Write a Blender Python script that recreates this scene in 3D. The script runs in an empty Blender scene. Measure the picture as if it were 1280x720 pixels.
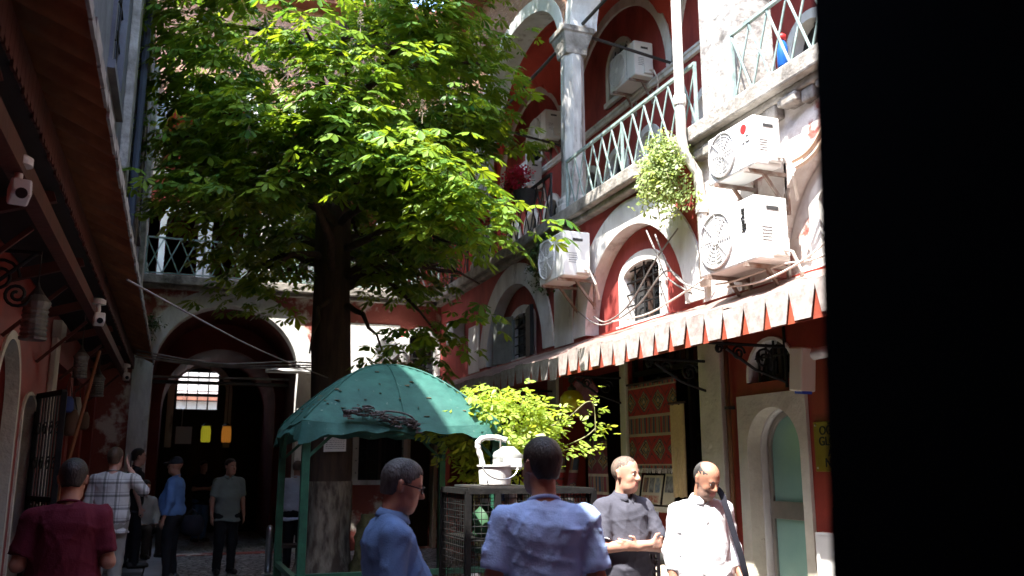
import bpy, math, random
import numpy as np
from mathutils import Vector, Matrix
from mathutils.geometry import tessellate_polygon

random.seed(7)
rng = np.random.default_rng(11)
SC = bpy.context.scene
COL = SC.collection

# ------------------------------------------------------------------ camera
cam_d = bpy.data.cameras.new("camera")
cam = bpy.data.objects.new("camera", cam_d)
COL.objects.link(cam)
SC.camera = cam
cam_d.sensor_width = 36.0
cam_d.lens = 1096.0 / 1280.0 * 36.0
cam_d.clip_start = 0.05
cam_d.clip_end = 600.0
cam_d.dof.use_dof = True
cam_d.dof.focus_distance = 6.8
cam_d.dof.aperture_fstop = 2.4
cam.location = (0, 0, 1.65)
PITCH = math.atan(222 / 1096.0)
cam.rotation_euler = (math.radians(90) + PITCH, 0, math.radians(-20.8))

# ------------------------------------------------------------------ world, sun, exposure
SUN = Vector((-0.45, -0.33, 1.0)).normalized()          # towards the sun
EL = math.asin(SUN.z)
AZ = math.atan2(SUN.x, SUN.y)
world = bpy.data.worlds.new("World")
SC.world = world
world.use_nodes = True
wn = world.node_tree.nodes
wl = world.node_tree.links
sky = wn.new("ShaderNodeTexSky")
sky.sky_type = 'NISHITA'
sky.sun_disc = False
sky.sun_elevation = EL
sky.sun_rotation = AZ
bgn = wn["Background"]
bgn.inputs["Strength"].default_value = 0.15
wl.new(sky.outputs[0], bgn.inputs[0])
sun_d = bpy.data.lights.new("sun", 'SUN')
sun_d.energy = 2.0
sun_d.angle = math.radians(0.5)
sun_d.color = (1.0, 0.96, 0.90)
sun = bpy.data.objects.new("sun", sun_d)
COL.objects.link(sun)
sun.rotation_euler = SUN.to_track_quat('Z', 'Y').to_euler()
sun.location = (-6, -6, 25)
vs = SC.view_settings
vs.view_transform = 'Standard'
vs.look = 'None'
vs.exposure = 3.45
vs.gamma = 1.0
vs.use_curve_mapping = False
SC.cycles.max_bounces = 6
SC.cycles.diffuse_bounces = 3
SC.cycles.glossy_bounces = 2
SC.cycles.transmission_bounces = 4
SC.cycles.transparent_max_bounces = 4
SC.cycles.caustics_reflective = False
SC.cycles.caustics_refractive = False
SC.cycles.use_denoising = True

# ------------------------------------------------------------------ materials
MATS = {}


def pmat(name, c1, c2=None, scale=4.0, rough=0.7, bump=0.0, bscale=None, metal=0.0, detail=6.0,
         lo=0.35, hi=0.65, stretch=(1, 1, 1), spec=0.3, third=None, tscale=1.5, tlo=0.55, thi=0.62, emit=None, trans=None):
    """noise-mixed principled material; third = colour of worn patches"""
    m = bpy.data.materials.new(name)
    m.use_nodes = True
    n, l = m.node_tree.nodes, m.node_tree.links
    b = n["Principled BSDF"]
    b.inputs["Roughness"].default_value = rough
    b.inputs["Metallic"].default_value = metal
    b.inputs["Specular IOR Level"].default_value = spec
    b.inputs["Base Color"].default_value = (*c1, 1)
    tc = n.new("ShaderNodeTexCoord")
    mp = n.new("ShaderNodeMapping")
    mp.inputs["Scale"].default_value = stretch
    l.new(tc.outputs["Object"], mp.inputs[0])
    col = None
    if c2 is not None:
        nz = n.new("ShaderNodeTexNoise")
        nz.inputs["Scale"].default_value = scale
        nz.inputs["Detail"].default_value = detail
        nz.inputs["Roughness"].default_value = 0.62
        l.new(mp.outputs[0], nz.inputs["Vector"])
        r = n.new("ShaderNodeValToRGB")
        r.color_ramp.elements[0].position = lo
        r.color_ramp.elements[1].position = hi
        r.color_ramp.elements[0].color = (*c1, 1)
        r.color_ramp.elements[1].color = (*c2, 1)
        l.new(nz.outputs["Fac"], r.inputs[0])
        col = r.outputs[0]
    if third is not None:
        nz = n.new("ShaderNodeTexNoise")
        nz.inputs["Scale"].default_value = tscale
        nz.inputs["Detail"].default_value = 9
        nz.inputs["Roughness"].default_value = 0.68
        l.new(mp.outputs[0], nz.inputs["Vector"])
        r = n.new("ShaderNodeValToRGB")
        r.color_ramp.elements[0].position = tlo
        r.color_ramp.elements[1].position = thi
        l.new(nz.outputs["Fac"], r.inputs[0])
        mx = n.new("ShaderNodeMix")
        mx.data_type = 'RGBA'
        mx.inputs[7].default_value = (*third, 1)
        mx.inputs[6].default_value = (*c1, 1)
        l.new(r.outputs[0], mx.inputs[0])
        if col is not None:
            l.new(col, mx.inputs[6])
        col = mx.outputs[2]
    if col is not None:
        l.new(col, b.inputs["Base Color"])
    if bump:
        nb = n.new("ShaderNodeTexNoise")
        nb.inputs["Scale"].default_value = bscale or scale * 4
        nb.inputs["Detail"].default_value = 5
        l.new(mp.outputs[0], nb.inputs["Vector"])
        bp = n.new("ShaderNodeBump")
        bp.inputs["Strength"].default_value = bump
        bp.inputs["Distance"].default_value = 0.02
        l.new(nb.outputs["Fac"], bp.inputs["Height"])
        l.new(bp.outputs[0], b.inputs["Normal"])
    if emit:
        b.inputs["Emission Color"].default_value = (*emit[:3], 1)
        b.inputs["Emission Strength"].default_value = emit[3]
    if trans:
        tr = n.new("ShaderNodeBsdfTranslucent")
        tr.inputs[0].default_value = (*trans[:3], 1)
        ms = n.new("ShaderNodeMixShader")
        ms.inputs[0].default_value = trans[3]
        l.new(b.outputs[0], ms.inputs[1])
        l.new(tr.outputs[0], ms.inputs[2])
        l.new(ms.outputs[0], n["Material Output"].inputs[0])
    MATS[name] = m
    return m


RED = pmat("red_limewash", (0.36, 0.062, 0.050), (0.22, 0.037, 0.033), 3.2, 0.85, 0.35, 26, stretch=(1, 1, 0.45), third=(0.42, 0.22, 0.17), tscale=2.6, tlo=0.66, thi=0.72)
REDD = pmat("red_paint_glossy", (0.27, 0.036, 0.022), (0.21, 0.028, 0.02), 3, 0.5, 0.12, 40, third=(0.40, 0.2, 0.15), tscale=6, tlo=0.70, thi=0.73)
REDV = pmat("vault_red", (0.50, 0.075, 0.045), (0.40, 0.055, 0.035), 1.6, 0.85, 0.2, 25)
WHITE = pmat("white_limewash", (0.74, 0.73, 0.70), (0.56, 0.54, 0.51), 3.0, 0.9, 0.5, 18, stretch=(1, 1, 0.4), third=(0.26, 0.22, 0.19), tscale=2.6, tlo=0.57, thi=0.70)
PEEL = pmat("peeling_white_plaster", (0.72, 0.68, 0.64), (0.52, 0.45, 0.41), 3.2, 0.9, 0.8, 14, third=(0.34, 0.11, 0.085), tscale=1.5, tlo=0.545, thi=0.60)
STONE = pmat("worn_limestone", (0.36, 0.33, 0.29), (0.20, 0.18, 0.155), 5.0, 0.95, 0.9, 16, third=(0.09, 0.08, 0.07), tscale=2.4, tlo=0.52, thi=0.68)
MARBLE = pmat("streaked_marble", (0.60, 0.58, 0.54), (0.30, 0.28, 0.26), 6.0, 0.8, 0.6, 14, stretch=(1, 1, 0.25), third=(0.09, 0.075, 0.065), tscale=3.0, tlo=0.53, thi=0.62)
CREAM = pmat("cream_stone", (0.60, 0.56, 0.46), (0.48, 0.44, 0.36), 4.0, 0.8, 0.5, 20, third=(0.3, 0.27, 0.22), tscale=5, tlo=0.66, thi=0.72)
BRICK = pmat("rough_brick", (0.42, 0.23, 0.15), (0.22, 0.13, 0.10), 7, 0.95, 0.9, 16, stretch=(1, 1, 4), third=(0.56, 0.46, 0.38), tscale=4, tlo=0.58, thi=0.66)
ROOFT = pmat("clay_tile", (0.30, 0.12, 0.07), (0.20, 0.085, 0.06), 5, 0.9, 0.4, 20)
BLACK = pmat("black_iron", (0.006, 0.006, 0.0065), (0.014, 0.013, 0.012), 9, 0.6, 0.2, 40, spec=0.2)
IRON = pmat("dark_iron", (0.035, 0.04, 0.042), (0.06, 0.05, 0.045), 8, 0.55, 0.2, 40, metal=0.3)
RAILG = pmat("green_railing_paint", (0.33, 0.41, 0.38), (0.17, 0.23, 0.21), 7, 0.45, 0.1, 40)
GREENP = pmat("green_post_paint", (0.02, 0.10, 0.055), (0.012, 0.055, 0.035), 8, 0.5, 0.15, 40)
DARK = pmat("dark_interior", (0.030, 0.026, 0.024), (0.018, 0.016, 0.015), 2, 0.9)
DARKW = pmat("dark_wood", (0.050, 0.028, 0.020), (0.028, 0.018, 0.014), 3, 0.7, 0.3, 20, stretch=(1, 1, 0.2))
RUST = pmat("rust_red_corrugated_sheet", (0.48, 0.18, 0.07), (0.28, 0.095, 0.04), 4, 0.75, 0.3, 20, third=(0.30, 0.14, 0.07), tscale=3, tlo=0.55, thi=0.7)
BEAM = pmat("red_brown_beam", (0.10, 0.028, 0.018), (0.06, 0.02, 0.015), 3, 0.6, 0.2, 20)
GLASSD = pmat("dark_window_glass", (0.012, 0.014, 0.016), None, rough=0.08, spec=0.5)
FROST = pmat("frosted_green_glass", (0.20, 0.36, 0.31), (0.24, 0.41, 0.35), 1.5, 0.25, spec=0.5)
ALU = pmat("grey_aluminium", (0.36, 0.33, 0.30), (0.28, 0.26, 0.24), 5, 0.35, metal=0.7)
STEEL = pmat("brushed_steel", (0.5, 0.5, 0.5), (0.4, 0.4, 0.4), 6, 0.3, metal=0.9)
ACW = pmat("ac_white_enamel", (0.74, 0.73, 0.70), (0.66, 0.65, 0.62), 2.5, 0.4, 0.05, 30, third=(0.5, 0.46, 0.4), tscale=4, tlo=0.66, thi=0.78)
ACG = pmat("ac_grille_grey", (0.62, 0.61, 0.59), (0.52, 0.51, 0.5), 5, 0.5)
ACD = pmat("ac_dark_recess", (0.05, 0.05, 0.05), None, rough=0.6)
AWNT = pmat("faded_pink_awning", (0.24, 0.15, 0.13), (0.17, 0.105, 0.09), 5, 0.8, 0.3, 14, third=(0.34, 0.28, 0.24), tscale=2.2, tlo=0.5, thi=0.68, stretch=(1, 0.3, 1))
AWNR = pmat("rust_red_awning_underside", (0.36, 0.075, 0.035), (0.26, 0.05, 0.03), 4, 0.7, 0.2, 20)
AWNW = pmat("valance_white", (0.42, 0.38, 0.35), (0.27, 0.22, 0.20), 12, 0.75, 0.15, 30, third=(0.4, 0.24, 0.2), tscale=9, tlo=0.66, thi=0.72)
PVC = pmat("pale_drainpipe", (0.62, 0.58, 0.52), (0.5, 0.46, 0.42), 4, 0.6, 0.2, 20)
CLOTHB = pmat("beige_linen", (0.48, 0.34, 0.17), (0.40, 0.28, 0.14), 30, 0.9, 0.2, 90)
PAPER = pmat("paper_white", (0.7, 0.68, 0.65), None, rough=0.8)
YELLOWS = pmat("brass_yellow_sign", (0.20, 0.135, 0.012), (0.14, 0.09, 0.01), 3, 0.35, metal=0.25)
INK = pmat("black_lettering", (0.012, 0.012, 0.012), None, rough=0.7)
REDINK = pmat("red_lettering", (0.55, 0.03, 0.03), None, rough=0.5)
BLUEP = pmat("blue_label", (0.03, 0.08, 0.5), None, rough=0.5)
CABLE = pmat("cable_grey", (0.30, 0.27, 0.25), (0.14, 0.13, 0.12), 3, 0.7)
CABLEW = pmat("cable_pale", (0.62, 0.56, 0.5), None, rough=0.7)
BAMB = pmat("pale_conduit", (0.58, 0.42, 0.30), None, rough=0.6)


# ------------------------------------------------------------------ mesh builder
class MB:
    def __init__(self):
        self.v, self.f, self.m = [], [], []
        self.mi = 0

    def add(self, vs, fs):
        o = len(self.v)
        self.v.extend([tuple(map(float, p)) for p in vs])
        for f in fs:
            self.f.append(tuple(i + o for i in f))
            self.m.append(self.mi)
        return self

    def box(self, a, b, fr=None):
        x0, y0, z0 = a
        x1, y1, z1 = b
        p = [(x0, y0, z0), (x1, y0, z0), (x1, y1, z0), (x0, y1, z0), (x0, y0, z1), (x1, y0, z1), (x1, y1, z1), (x0, y1, z1)]
        if fr:
            p = [fr(*q) for q in p]
        return self.add(p, [(0, 3, 2, 1), (4, 5, 6, 7), (0, 1, 5, 4), (1, 2, 6, 5), (2, 3, 7, 6), (3, 0, 4, 7)])

    def obox(self, c, hx, hy, hz, M):
        """oriented box: centre, half sizes, 3x3 matrix"""
        p = []
        for z in (-1, 1):
            for (x, y) in ((-1, -1), (1, -1), (1, 1), (-1, 1)):
                p.append(Vector(c) + M @ Vector((x * hx, y * hy, z * hz)))
        return self.add(p, [(0, 3, 2, 1), (4, 5, 6, 7), (0, 1, 5, 4), (1, 2, 6, 5), (2, 3, 7, 6), (3, 0, 4, 7)])

    def bar(self, a, b, w, d=None, up=(0, 0, 1)):
        a, b = Vector(a), Vector(b)
        z = (b - a)
        L = z.length
        z.normalize()
        u = Vector(up)
        if abs(z.dot(u)) > 0.98:
            u = Vector((0, 1, 0))
        x = z.cross(u).normalized()
        y = z.cross(x)
        return self.obox((a + b) / 2, w / 2, (d or w) / 2, L / 2, Matrix((x, y, z)).transposed())

    def tube(self, pts, r, n=8, cap=True):
        pts = [Vector(p) for p in pts]
        rs = r if isinstance(r, (list, tuple)) else [r] * len(pts)
        rings = []
        prev = None
        for i, p in enumerate(pts):
            t = (pts[min(i + 1, len(pts) - 1)] - pts[max(i - 1, 0)])
            if t.length < 1e-9:
                t = Vector((0, 0, 1))
            t.normalize()
            if prev is None:
                u = Vector((0, 0, 1)) if abs(t.z) < 0.9 else Vector((1, 0, 0))
                x = t.cross(u).normalized()
            else:
                x = (prev - t * prev.dot(t))
                if x.length < 1e-6:
                    x = t.cross(Vector((0.3, 0.5, 0.8)))
                x.normalize()
            prev = x
            y = t.cross(x)
            rings.append([p + (x * math.cos(2 * math.pi * k / n) + y * math.sin(2 * math.pi * k / n)) * rs[i] for k in range(n)])
        vs = [q for rg in rings for q in rg]
        fs = []
        for i in range(len(rings) - 1):
            for k in range(n):
                a, b = i * n + k, i * n + (k + 1) % n
                fs.append((a, b, b + n, a + n))
        if cap:
            fs.append(tuple(range(n - 1, -1, -1)))
            fs.append(tuple((len(rings) - 1) * n + k for k in range(n)))
        return self.add(vs, fs)

    def lathe(self, prof, c=(0, 0, 0), n=16, axis=None, cap=True):
        """profile of (radius, height) about z, or rotated by the 3x3 matrix axis"""
        vs = []
        for (r, z) in prof:
            for k in range(n):
                a = 2 * math.pi * k / n
                q = Vector((r * math.cos(a), r * math.sin(a), z))
                if axis is not None:
                    q = axis @ q
                vs.append(q + Vector(c))
        fs = []
        for i in range(len(prof) - 1):
            for k in range(n):
                a, b = i * n + k, i * n + (k + 1) % n
                fs.append((a, b, b + n, a + n))
        if cap:
            fs.append(tuple(range(n - 1, -1, -1)))
            fs.append(tuple((len(prof) - 1) * n + k for k in range(n)))
        return self.add(vs, fs)

    def plate(self, fr, outer, holes, d0, d1):
        """a slab in the frame's (u,v) plane with holes cut through, from depth d0 to d1"""
        loops = [outer] + list(holes)
        tris = tessellate_polygon([[Vector((u, v, 0)) for (u, v) in lp] for lp in loops])
        flat = [p for lp in loops for p in lp]
        N = len(flat)
        vs = [fr(u, v, d0) for (u, v) in flat] + [fr(u, v, d1) for (u, v) in flat]
        fs = []
        for t in tris:
            fs.append(tuple(t))
            fs.append(tuple(i + N for i in reversed(t)))
        o = 0
        for lp in loops:
            n = len(lp)
            for i in range(n):
                a, b = o + i, o + (i + 1) % n
                fs.append((a, b, b + N, a + N))
            o += n
        return self.add(vs, fs)

    def arcband(self, fr, cu, cv, r0, r1, d0, d1, a0=0.0, a1=math.pi, n=24, rise=1.0, legs=0.0, rise1=None):
        """flat arch band between radii, elliptical by rise, with straight legs below the springing"""
        rise1 = rise if rise1 is None else rise1
        inn, out = [], []
        if legs:
            inn.append((cu + r0, cv - legs))
            out.append((cu + r1, cv - legs))
        for i in range(n + 1):
            a = a0 + (a1 - a0) * i / n
            inn.append((cu + r0 * math.cos(a), cv + r0 * rise * math.sin(a)))
            out.append((cu + r1 * math.cos(a), cv + r1 * rise1 * math.sin(a)))
        if legs:
            inn.append((cu - r0, cv - legs))
            out.append((cu - r1, cv - legs))
        N = len(inn)
        vs = [fr(u, v, d0) for (u, v) in inn + out] + [fr(u, v, d1) for (u, v) in inn + out]
        fs = []
        for i in range(N - 1):
            a, b, c, d = i, i + 1, N + i + 1, N + i
            fs += [(a, b, c, d), (a + 2 * N, d + 2 * N, c + 2 * N, b + 2 * N), (a, a + 2 * N, b + 2 * N, b), (d, c, c + 2 * N, d + 2 * N)]
        fs += [(0, N, 3 * N, 2 * N), (N - 1, 3 * N - 1, 4 * N - 1, 2 * N - 1)]
        return self.add(vs, fs)

    def text(self, body, size, fr, depth=0.004, align='CENTER', bold=0.0):
        """lettering laid in the frame's (u,v) plane from depth 0 outwards"""
        cu = bpy.data.curves.new("lettering", 'FONT')
        cu.body = body
        cu.size = size
        cu.align_x = align
        cu.align_y = 'CENTER'
        cu.extrude = depth
        cu.offset = bold
        o = bpy.data.objects.new("lettering", cu)
        COL.objects.link(o)
        dg = bpy.context.evaluated_depsgraph_get()
        me = bpy.data.meshes.new_from_object(o.evaluated_get(dg))
        vs = [fr(v.co.x, v.co.y, v.co.z) for v in me.vertices]
        fs = [tuple(p.vertices) for p in me.polygons]
        bpy.data.objects.remove(o)
        bpy.data.curves.remove(cu)
        bpy.data.meshes.remove(me)
        return self.add(vs, fs)

    def build(self, name, mats, parent=None, smooth=False, loc=None, local=False, bevel=0.0, fix=True):
        """links the collected shapes as ONE object; coordinates are world unless local"""
        if not isinstance(mats, (list, tuple)):
            mats = [mats]
        off = Vector((0, 0, 0))
        if not local:
            if parent is not None:
                off = world_loc(parent)
            elif loc is not None:
                off = Vector(loc)
        me = bpy.data.meshes.new(name)
        me.from_pydata([(x - off.x, y - off.y, z - off.z) for (x, y, z) in self.v], [], self.f)
        for m in mats:
            me.materials.append(m)
        me.polygons.foreach_set("material_index", self.m)
        if smooth:
            me.polygons.foreach_set("use_smooth", [True] * len(self.f))
        me.update()
        if fix:
            import bmesh
            bm = bmesh.new()
            bm.from_mesh(me)
            bmesh.ops.recalc_face_normals(bm, faces=bm.faces)
            bm.to_mesh(me)
            bm.free()
        o = bpy.data.objects.new(name, me)
        COL.objects.link(o)
        if parent is not None:
            o.parent = parent
        elif loc is not None:
            o.location = loc
        if bevel:
            md = o.modifiers.new("bevel", 'BEVEL')
            md.width = bevel
            md.segments = 2
            md.limit_method = 'ANGLE'
        if smooth:
            pass
        return o


def world_loc(o):
    v = Vector((0, 0, 0))
    while o is not None:
        v += o.location
        o = o.parent
    return v


def tag(o, label, cat, group=None, kind=None):
    if label:
        o["label"] = label
    if cat:
        o["category"] = cat
    if group:
        o["group"] = group
    if kind:
        o["kind"] = kind
    return o


def thing(name, label, cat, loc=(0, 0, 0), rotz=0.0, group=None):
    o = bpy.data.objects.new(name, None)
    o.empty_display_size = 0.2
    COL.objects.link(o)
    o.location = loc
    o.rotation_euler = (0, 0, rotz)
    return tag(o, label, cat, group)


def copy_thing(root, loc, rotz=None, label=None, scale=None):
    r = root.copy()
    COL.objects.link(r)
    r.location = loc
    if rotz is not None:
        r.rotation_euler = (0, 0, rotz)
    if scale:
        r.scale = scale
    if label:
        r["label"] = label
    for ch in list(root.children):
        c = ch.copy()
        COL.objects.link(c)
        c.parent = r
        for g in list(ch.children):
            d = g.copy()
            COL.objects.link(d)
            d.parent = c
    return r


def rect(u0, v0, u1, v1):
    return [(u0, v0), (u1, v0), (u1, v1), (u0, v1)]


def archhole(cu, v0, vs, r, rise=1.0, n=16):
    """outline of a round-headed opening: sill v0, springing vs, half width r"""
    p = [(cu - r, v0), (cu + r, v0)]
    for i in range(n + 1):
        a = math.pi * i / n
        p.append((cu + r * math.cos(a), vs + r * rise * math.sin(a)))
    return p


XR, YB, XL, YS = 5.2, 18.0, -1.4, 0.95
FR = lambda u, v, d: (XR + d, u, v)           # right wing facade: u = Y, v = Z, d = into the wall
FB = lambda u, v, d: (u, YB + d, v)           # back wing facade
FL = lambda u, v, d: (XL - d, u, v)           # left wing facade
# ------------------------------------------------------------------ ground
def ground_material():
    m = bpy.data.materials.new("grey_cobblestone")
    m.use_nodes = True
    n, l = m.node_tree.nodes, m.node_tree.links
    b = n["Principled BSDF"]
    tc = n.new("ShaderNodeTexCoord")
    nz = n.new("ShaderNodeTexNoise")
    nz.inputs["Scale"].default_value = 2.0
    mxv = n.new("ShaderNodeVectorMath")
    mxv.operation = 'MULTIPLY_ADD'
    mxv.inputs[1].default_value = (0.25, 0.25, 0)
    l.new(nz.outputs["Color"], mxv.inputs[0])
    l.new(tc.outputs["Object"], nz.inputs["Vector"])
    l.new(tc.outputs["Object"], mxv.inputs[2])
    vo = n.new("ShaderNodeTexVoronoi")
    vo.feature = 'DISTANCE_TO_EDGE'
    vo.inputs["Scale"].default_value = 6.5
    l.new(mxv.outputs[0], vo.inputs["Vector"])
    v2 = n.new("ShaderNodeTexVoronoi")
    v2.inputs["Scale"].default_value = 6.5
    l.new(mxv.outputs[0], v2.inputs["Vector"])
    r = n.new("ShaderNodeValToRGB")
    r.color_ramp.elements[0].position = 0.02
    r.color_ramp.elements[1].position = 0.12
    r.color_ramp.elements[0].color = (0.035, 0.032, 0.03, 1)
    r.color_ramp.elements[1].color = (1, 1, 1, 1)
    l.new(vo.outputs["Distance"], r.inputs[0])
    r2 = n.new("ShaderNodeValToRGB")
    r2.color_ramp.elements[0].color = (0.20, 0.195, 0.20, 1)
    r2.color_ramp.elements[1].color = (0.42, 0.40, 0.38, 1)
    l.new(v2.outputs["Color"], r2.inputs[0])
    mx = n.new("ShaderNodeMix")
    mx.data_type = 'RGBA'
    mx.blend_type = 'MULTIPLY'
    mx.inputs[0].default_value = 1
    l.new(r2.outputs[0], mx.inputs[6])
    l.new(r.outputs[0], mx.inputs[7])
    l.new(mx.outputs[2], b.inputs["Base Color"])
    b.inputs["Roughness"].default_value = 0.55
    bp = n.new("ShaderNodeBump")
    bp.inputs["Strength"].default_value = 0.9
    bp.inputs["Distance"].default_value = 0.04
    r3 = n.new("ShaderNodeValToRGB")
    r3.color_ramp.elements[1].position = 0.3
    l.new(vo.outputs["Distance"], r3.inputs[0])
    l.new(r3.outputs[0], bp.inputs["Height"])
    l.new(bp.outputs[0], b.inputs["Normal"])
    return m


COB = ground_material()
g = MB()
g.add([(-150, -150, 0), (150, -150, 0), (150, 150, 0), (-150, 150, 0)], [(0, 1, 2, 3)])
tag(g.build("ground", COB), "grey cobblestone paving of the shaded courtyard", "ground", kind="structure")
# raised pavement of tiles along the left arcade, with its kerb
PAVE = pmat("grey_paving_slab", (0.24, 0.235, 0.23), (0.17, 0.165, 0.165), 3, 0.5, 0.2, 15)
PAVED = pmat("dark_paving_slab", (0.05, 0.05, 0.055), (0.035, 0.035, 0.04), 4, 0.45, 0.2, 15)
KERB = pmat("blue_grey_kerbstone", (0.30, 0.31, 0.34), (0.22, 0.23, 0.25), 3, 0.55, 0.25, 12)
p = MB()
p.mi = 0
y = 1.0
k = 0
while y < 23.5:
    nx = 3
    for i in range(nx):
        x0, x1 = -1.38 + i * 0.36, -1.38 + (i + 1) * 0.36
        p.mi = 1 if (k % 3 == 0 or (i == 1 and k % 3 == 1)) else 0
        p.box((x0 + 0.004, y + 0.004, 0.0), (x1 - 0.004, y + 0.336, 0.10 + 0.002 * ((k * 7 + i * 3) % 4)))
    y += 0.34
    k += 1
tag(p.build("pavement", [PAVE, PAVED]), "pavement of light and dark square slabs along the left arcade", "pavement", kind="structure")
kb = MB()
y = 1.0
while y < 23.5:
    kb.box((-0.285, y, 0), (-0.03, y + 0.99, 0.115))
    y += 1.0
tag(kb.build("kerb", KERB, bevel=0.012), "blue grey kerbstones edging the slab pavement", "kerb", kind="structure")


# ------------------------------------------------------------------ shared building pieces
def window(parent, fr, cu, v0, vs, r, rise, d, surround=0.13, mat=WHITE, bars=(3, 4), bulge=0.0, glass_d=0.12, grille=True, n=14, sill=True):
    """arched or segmental window: surround, glass, grille as part and sub-parts"""
    s = MB()
    s.arcband(fr, cu, vs, r - 0.006, r + surround, d - 0.035, d + 0.16, rise=rise, legs=vs - v0, n=n, rise1=(r * rise + surround) / (r + surround))
    if sill:
        s.box((cu - r - surround - 0.03, v0 - 0.09, d - 0.07), (cu + r + surround + 0.03, v0, d + 0.16), fr)
    w = s.build("window", mat, parent)
    gl = MB()
    gl.plate(fr, archhole(cu, v0, vs, r, rise, n), [], d + glass_d, d + glass_d + 0.02)
    # wooden sash behind the grille
    gl.build("pane", GLASSD, None)
    pane = COL.objects[-1]
    reparent(pane, w)
    sm = MB()
    sm.bar(fr(cu, v0, d + glass_d - 0.02), fr(cu, vs + r * rise, d + glass_d - 0.02), 0.05)
    sm.bar(fr(cu - r, vs - 0.02, d + glass_d - 0.02), fr(cu + r, vs - 0.02, d + glass_d - 0.02), 0.05)
    sash = sm.build("sash", DARKW, None)
    reparent(sash, w)
    if grille:
        gb = MB()
        nu, nv = bars
        top = lambda u: vs + r * rise * math.sqrt(max(0, 1 - ((u - cu) / r) ** 2))
        for i in range(nu):
            u = cu - r + 2 * r * (i + 1) / (nu + 1)
            gb.tube([fr(u, v0, d + 0.02), fr(u, top(u), d + 0.02)], 0.012, 6)
        for j in range(nv):
            v = v0 + (vs + r * rise - v0) * (j + 0.6) / nv
            hw = r if v <= vs else r * math.sqrt(max(0, 1 - ((v - vs) / (r * rise)) ** 2))
            gb.tube([fr(cu - hw, v, d + 0.02), fr(cu + hw, v, d + 0.02)], 0.011, 6)
            gb.tube([fr(cu - hw, v, d + 0.02), fr(cu - hw - 0.05, v, d - 0.05)], 0.011, 6)
        gr = gb.build("grille", BLACK, None)
        reparent(gr, w)
    return w


def reparent(o, p):
    """make a world-built part a child of p without moving it"""
    o.parent = p
    o.location = o.location - world_loc(p)
    return o


def lattice(parent, fr, u0, u1, v0, v1, d, mat, step=0.29):
    m = MB()
    m.box((u0, v1 - 0.035, d - 0.02), (u1, v1, d + 0.02), fr)
    m.box((u0, v0 + 0.03, d - 0.012), (u1, v0 + 0.055, d + 0.012), fr)
    n = max(2, int(round((u1 - u0) / step)))
    s = (u1 - u0) / n
    for i in range(n):
        a = u0 + i * s
        for (p, q, dd) in (((a, v0 + 0.04), (a + s, v1 - 0.03), -0.006), ((a + s, v0 + 0.04), (a, v1 - 0.03), 0.008)):
            m.bar(fr(p[0], p[1], d + dd), fr(q[0], q[1], d + dd), 0.023, 0.012, up=Vector(fr(0, 0, 1)) - Vector(fr(0, 0, 0)))
    for u in (u0, (u0 + u1) / 2, u1):
        m.bar(fr(u, v0 - 0.02, d), fr(u, v1, d), 0.03)
    return m.build("balcony_railing", mat, parent)


def column(parent, fr, u, d, v0, v1, r=0.19, mat=MARBLE):
    c = MB()
    base = Vector(fr(u, v0, d))
    prof = [(r * 1.45, 0), (r * 1.45, 0.14), (r * 1.25, 0.17), (r * 1.3, 0.24), (r * 1.06, 0.30), (r, 0.36), (r * 0.94, v1 - v0)]
    c.lathe(prof, base, 8, axis=Matrix.Rotation(math.pi / 8, 3, 'Z'))
    o = c.build("column", mat, parent, bevel=0.012)
    k = MB()
    h = v1 - v0
    R4 = Matrix.Rotation(math.pi / 4, 3, 'Z')
    prof = [(r * 1.30, h - 0.02), (r * 1.36, h + 0.06), (r * 1.36, h + 0.10), (r * 1.75, h + 0.26), (r * 1.80, h + 0.30), (r * 2.0, h + 0.31), (r * 2.0, h + 0.40)]
    k.lathe([(a, b) for a, b in prof], base, 4, axis=R4)
    reparent(k.build("capital", STONE, None, bevel=0.012), o)
    return o


def groin(fr, u0, u1, d0, d1, v, hu, nu=28, nd=14):
    """groin vault intrados as a height field"""
    m = MB()
    cu, cd, ru, rd = (u0 + u1) / 2, (d0 + d1) / 2, (u1 - u0) / 2, (d1 - d0) / 2
    vs = []
    for j in range(nd + 1):
        for i in range(nu + 1):
            u = u0 + (u1 - u0) * i / nu
            d = d0 + (d1 - d0) * j / nd
            a = math.sqrt(max(0, 1 - ((u - cu) / ru) ** 2)) * hu
            b = math.sqrt(max(0, 1 - ((d - cd) / rd) ** 2)) * hu * 0.96
            vs.append(fr(u, v + max(a, b), d))
    fs = [(j * (nu + 1) + i, j * (nu + 1) + i + 1, (j + 1) * (nu + 1) + i + 1, (j + 1) * (nu + 1) + i) for j in range(nd) for i in range(nu)]
    return m.add(vs, fs)


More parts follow.
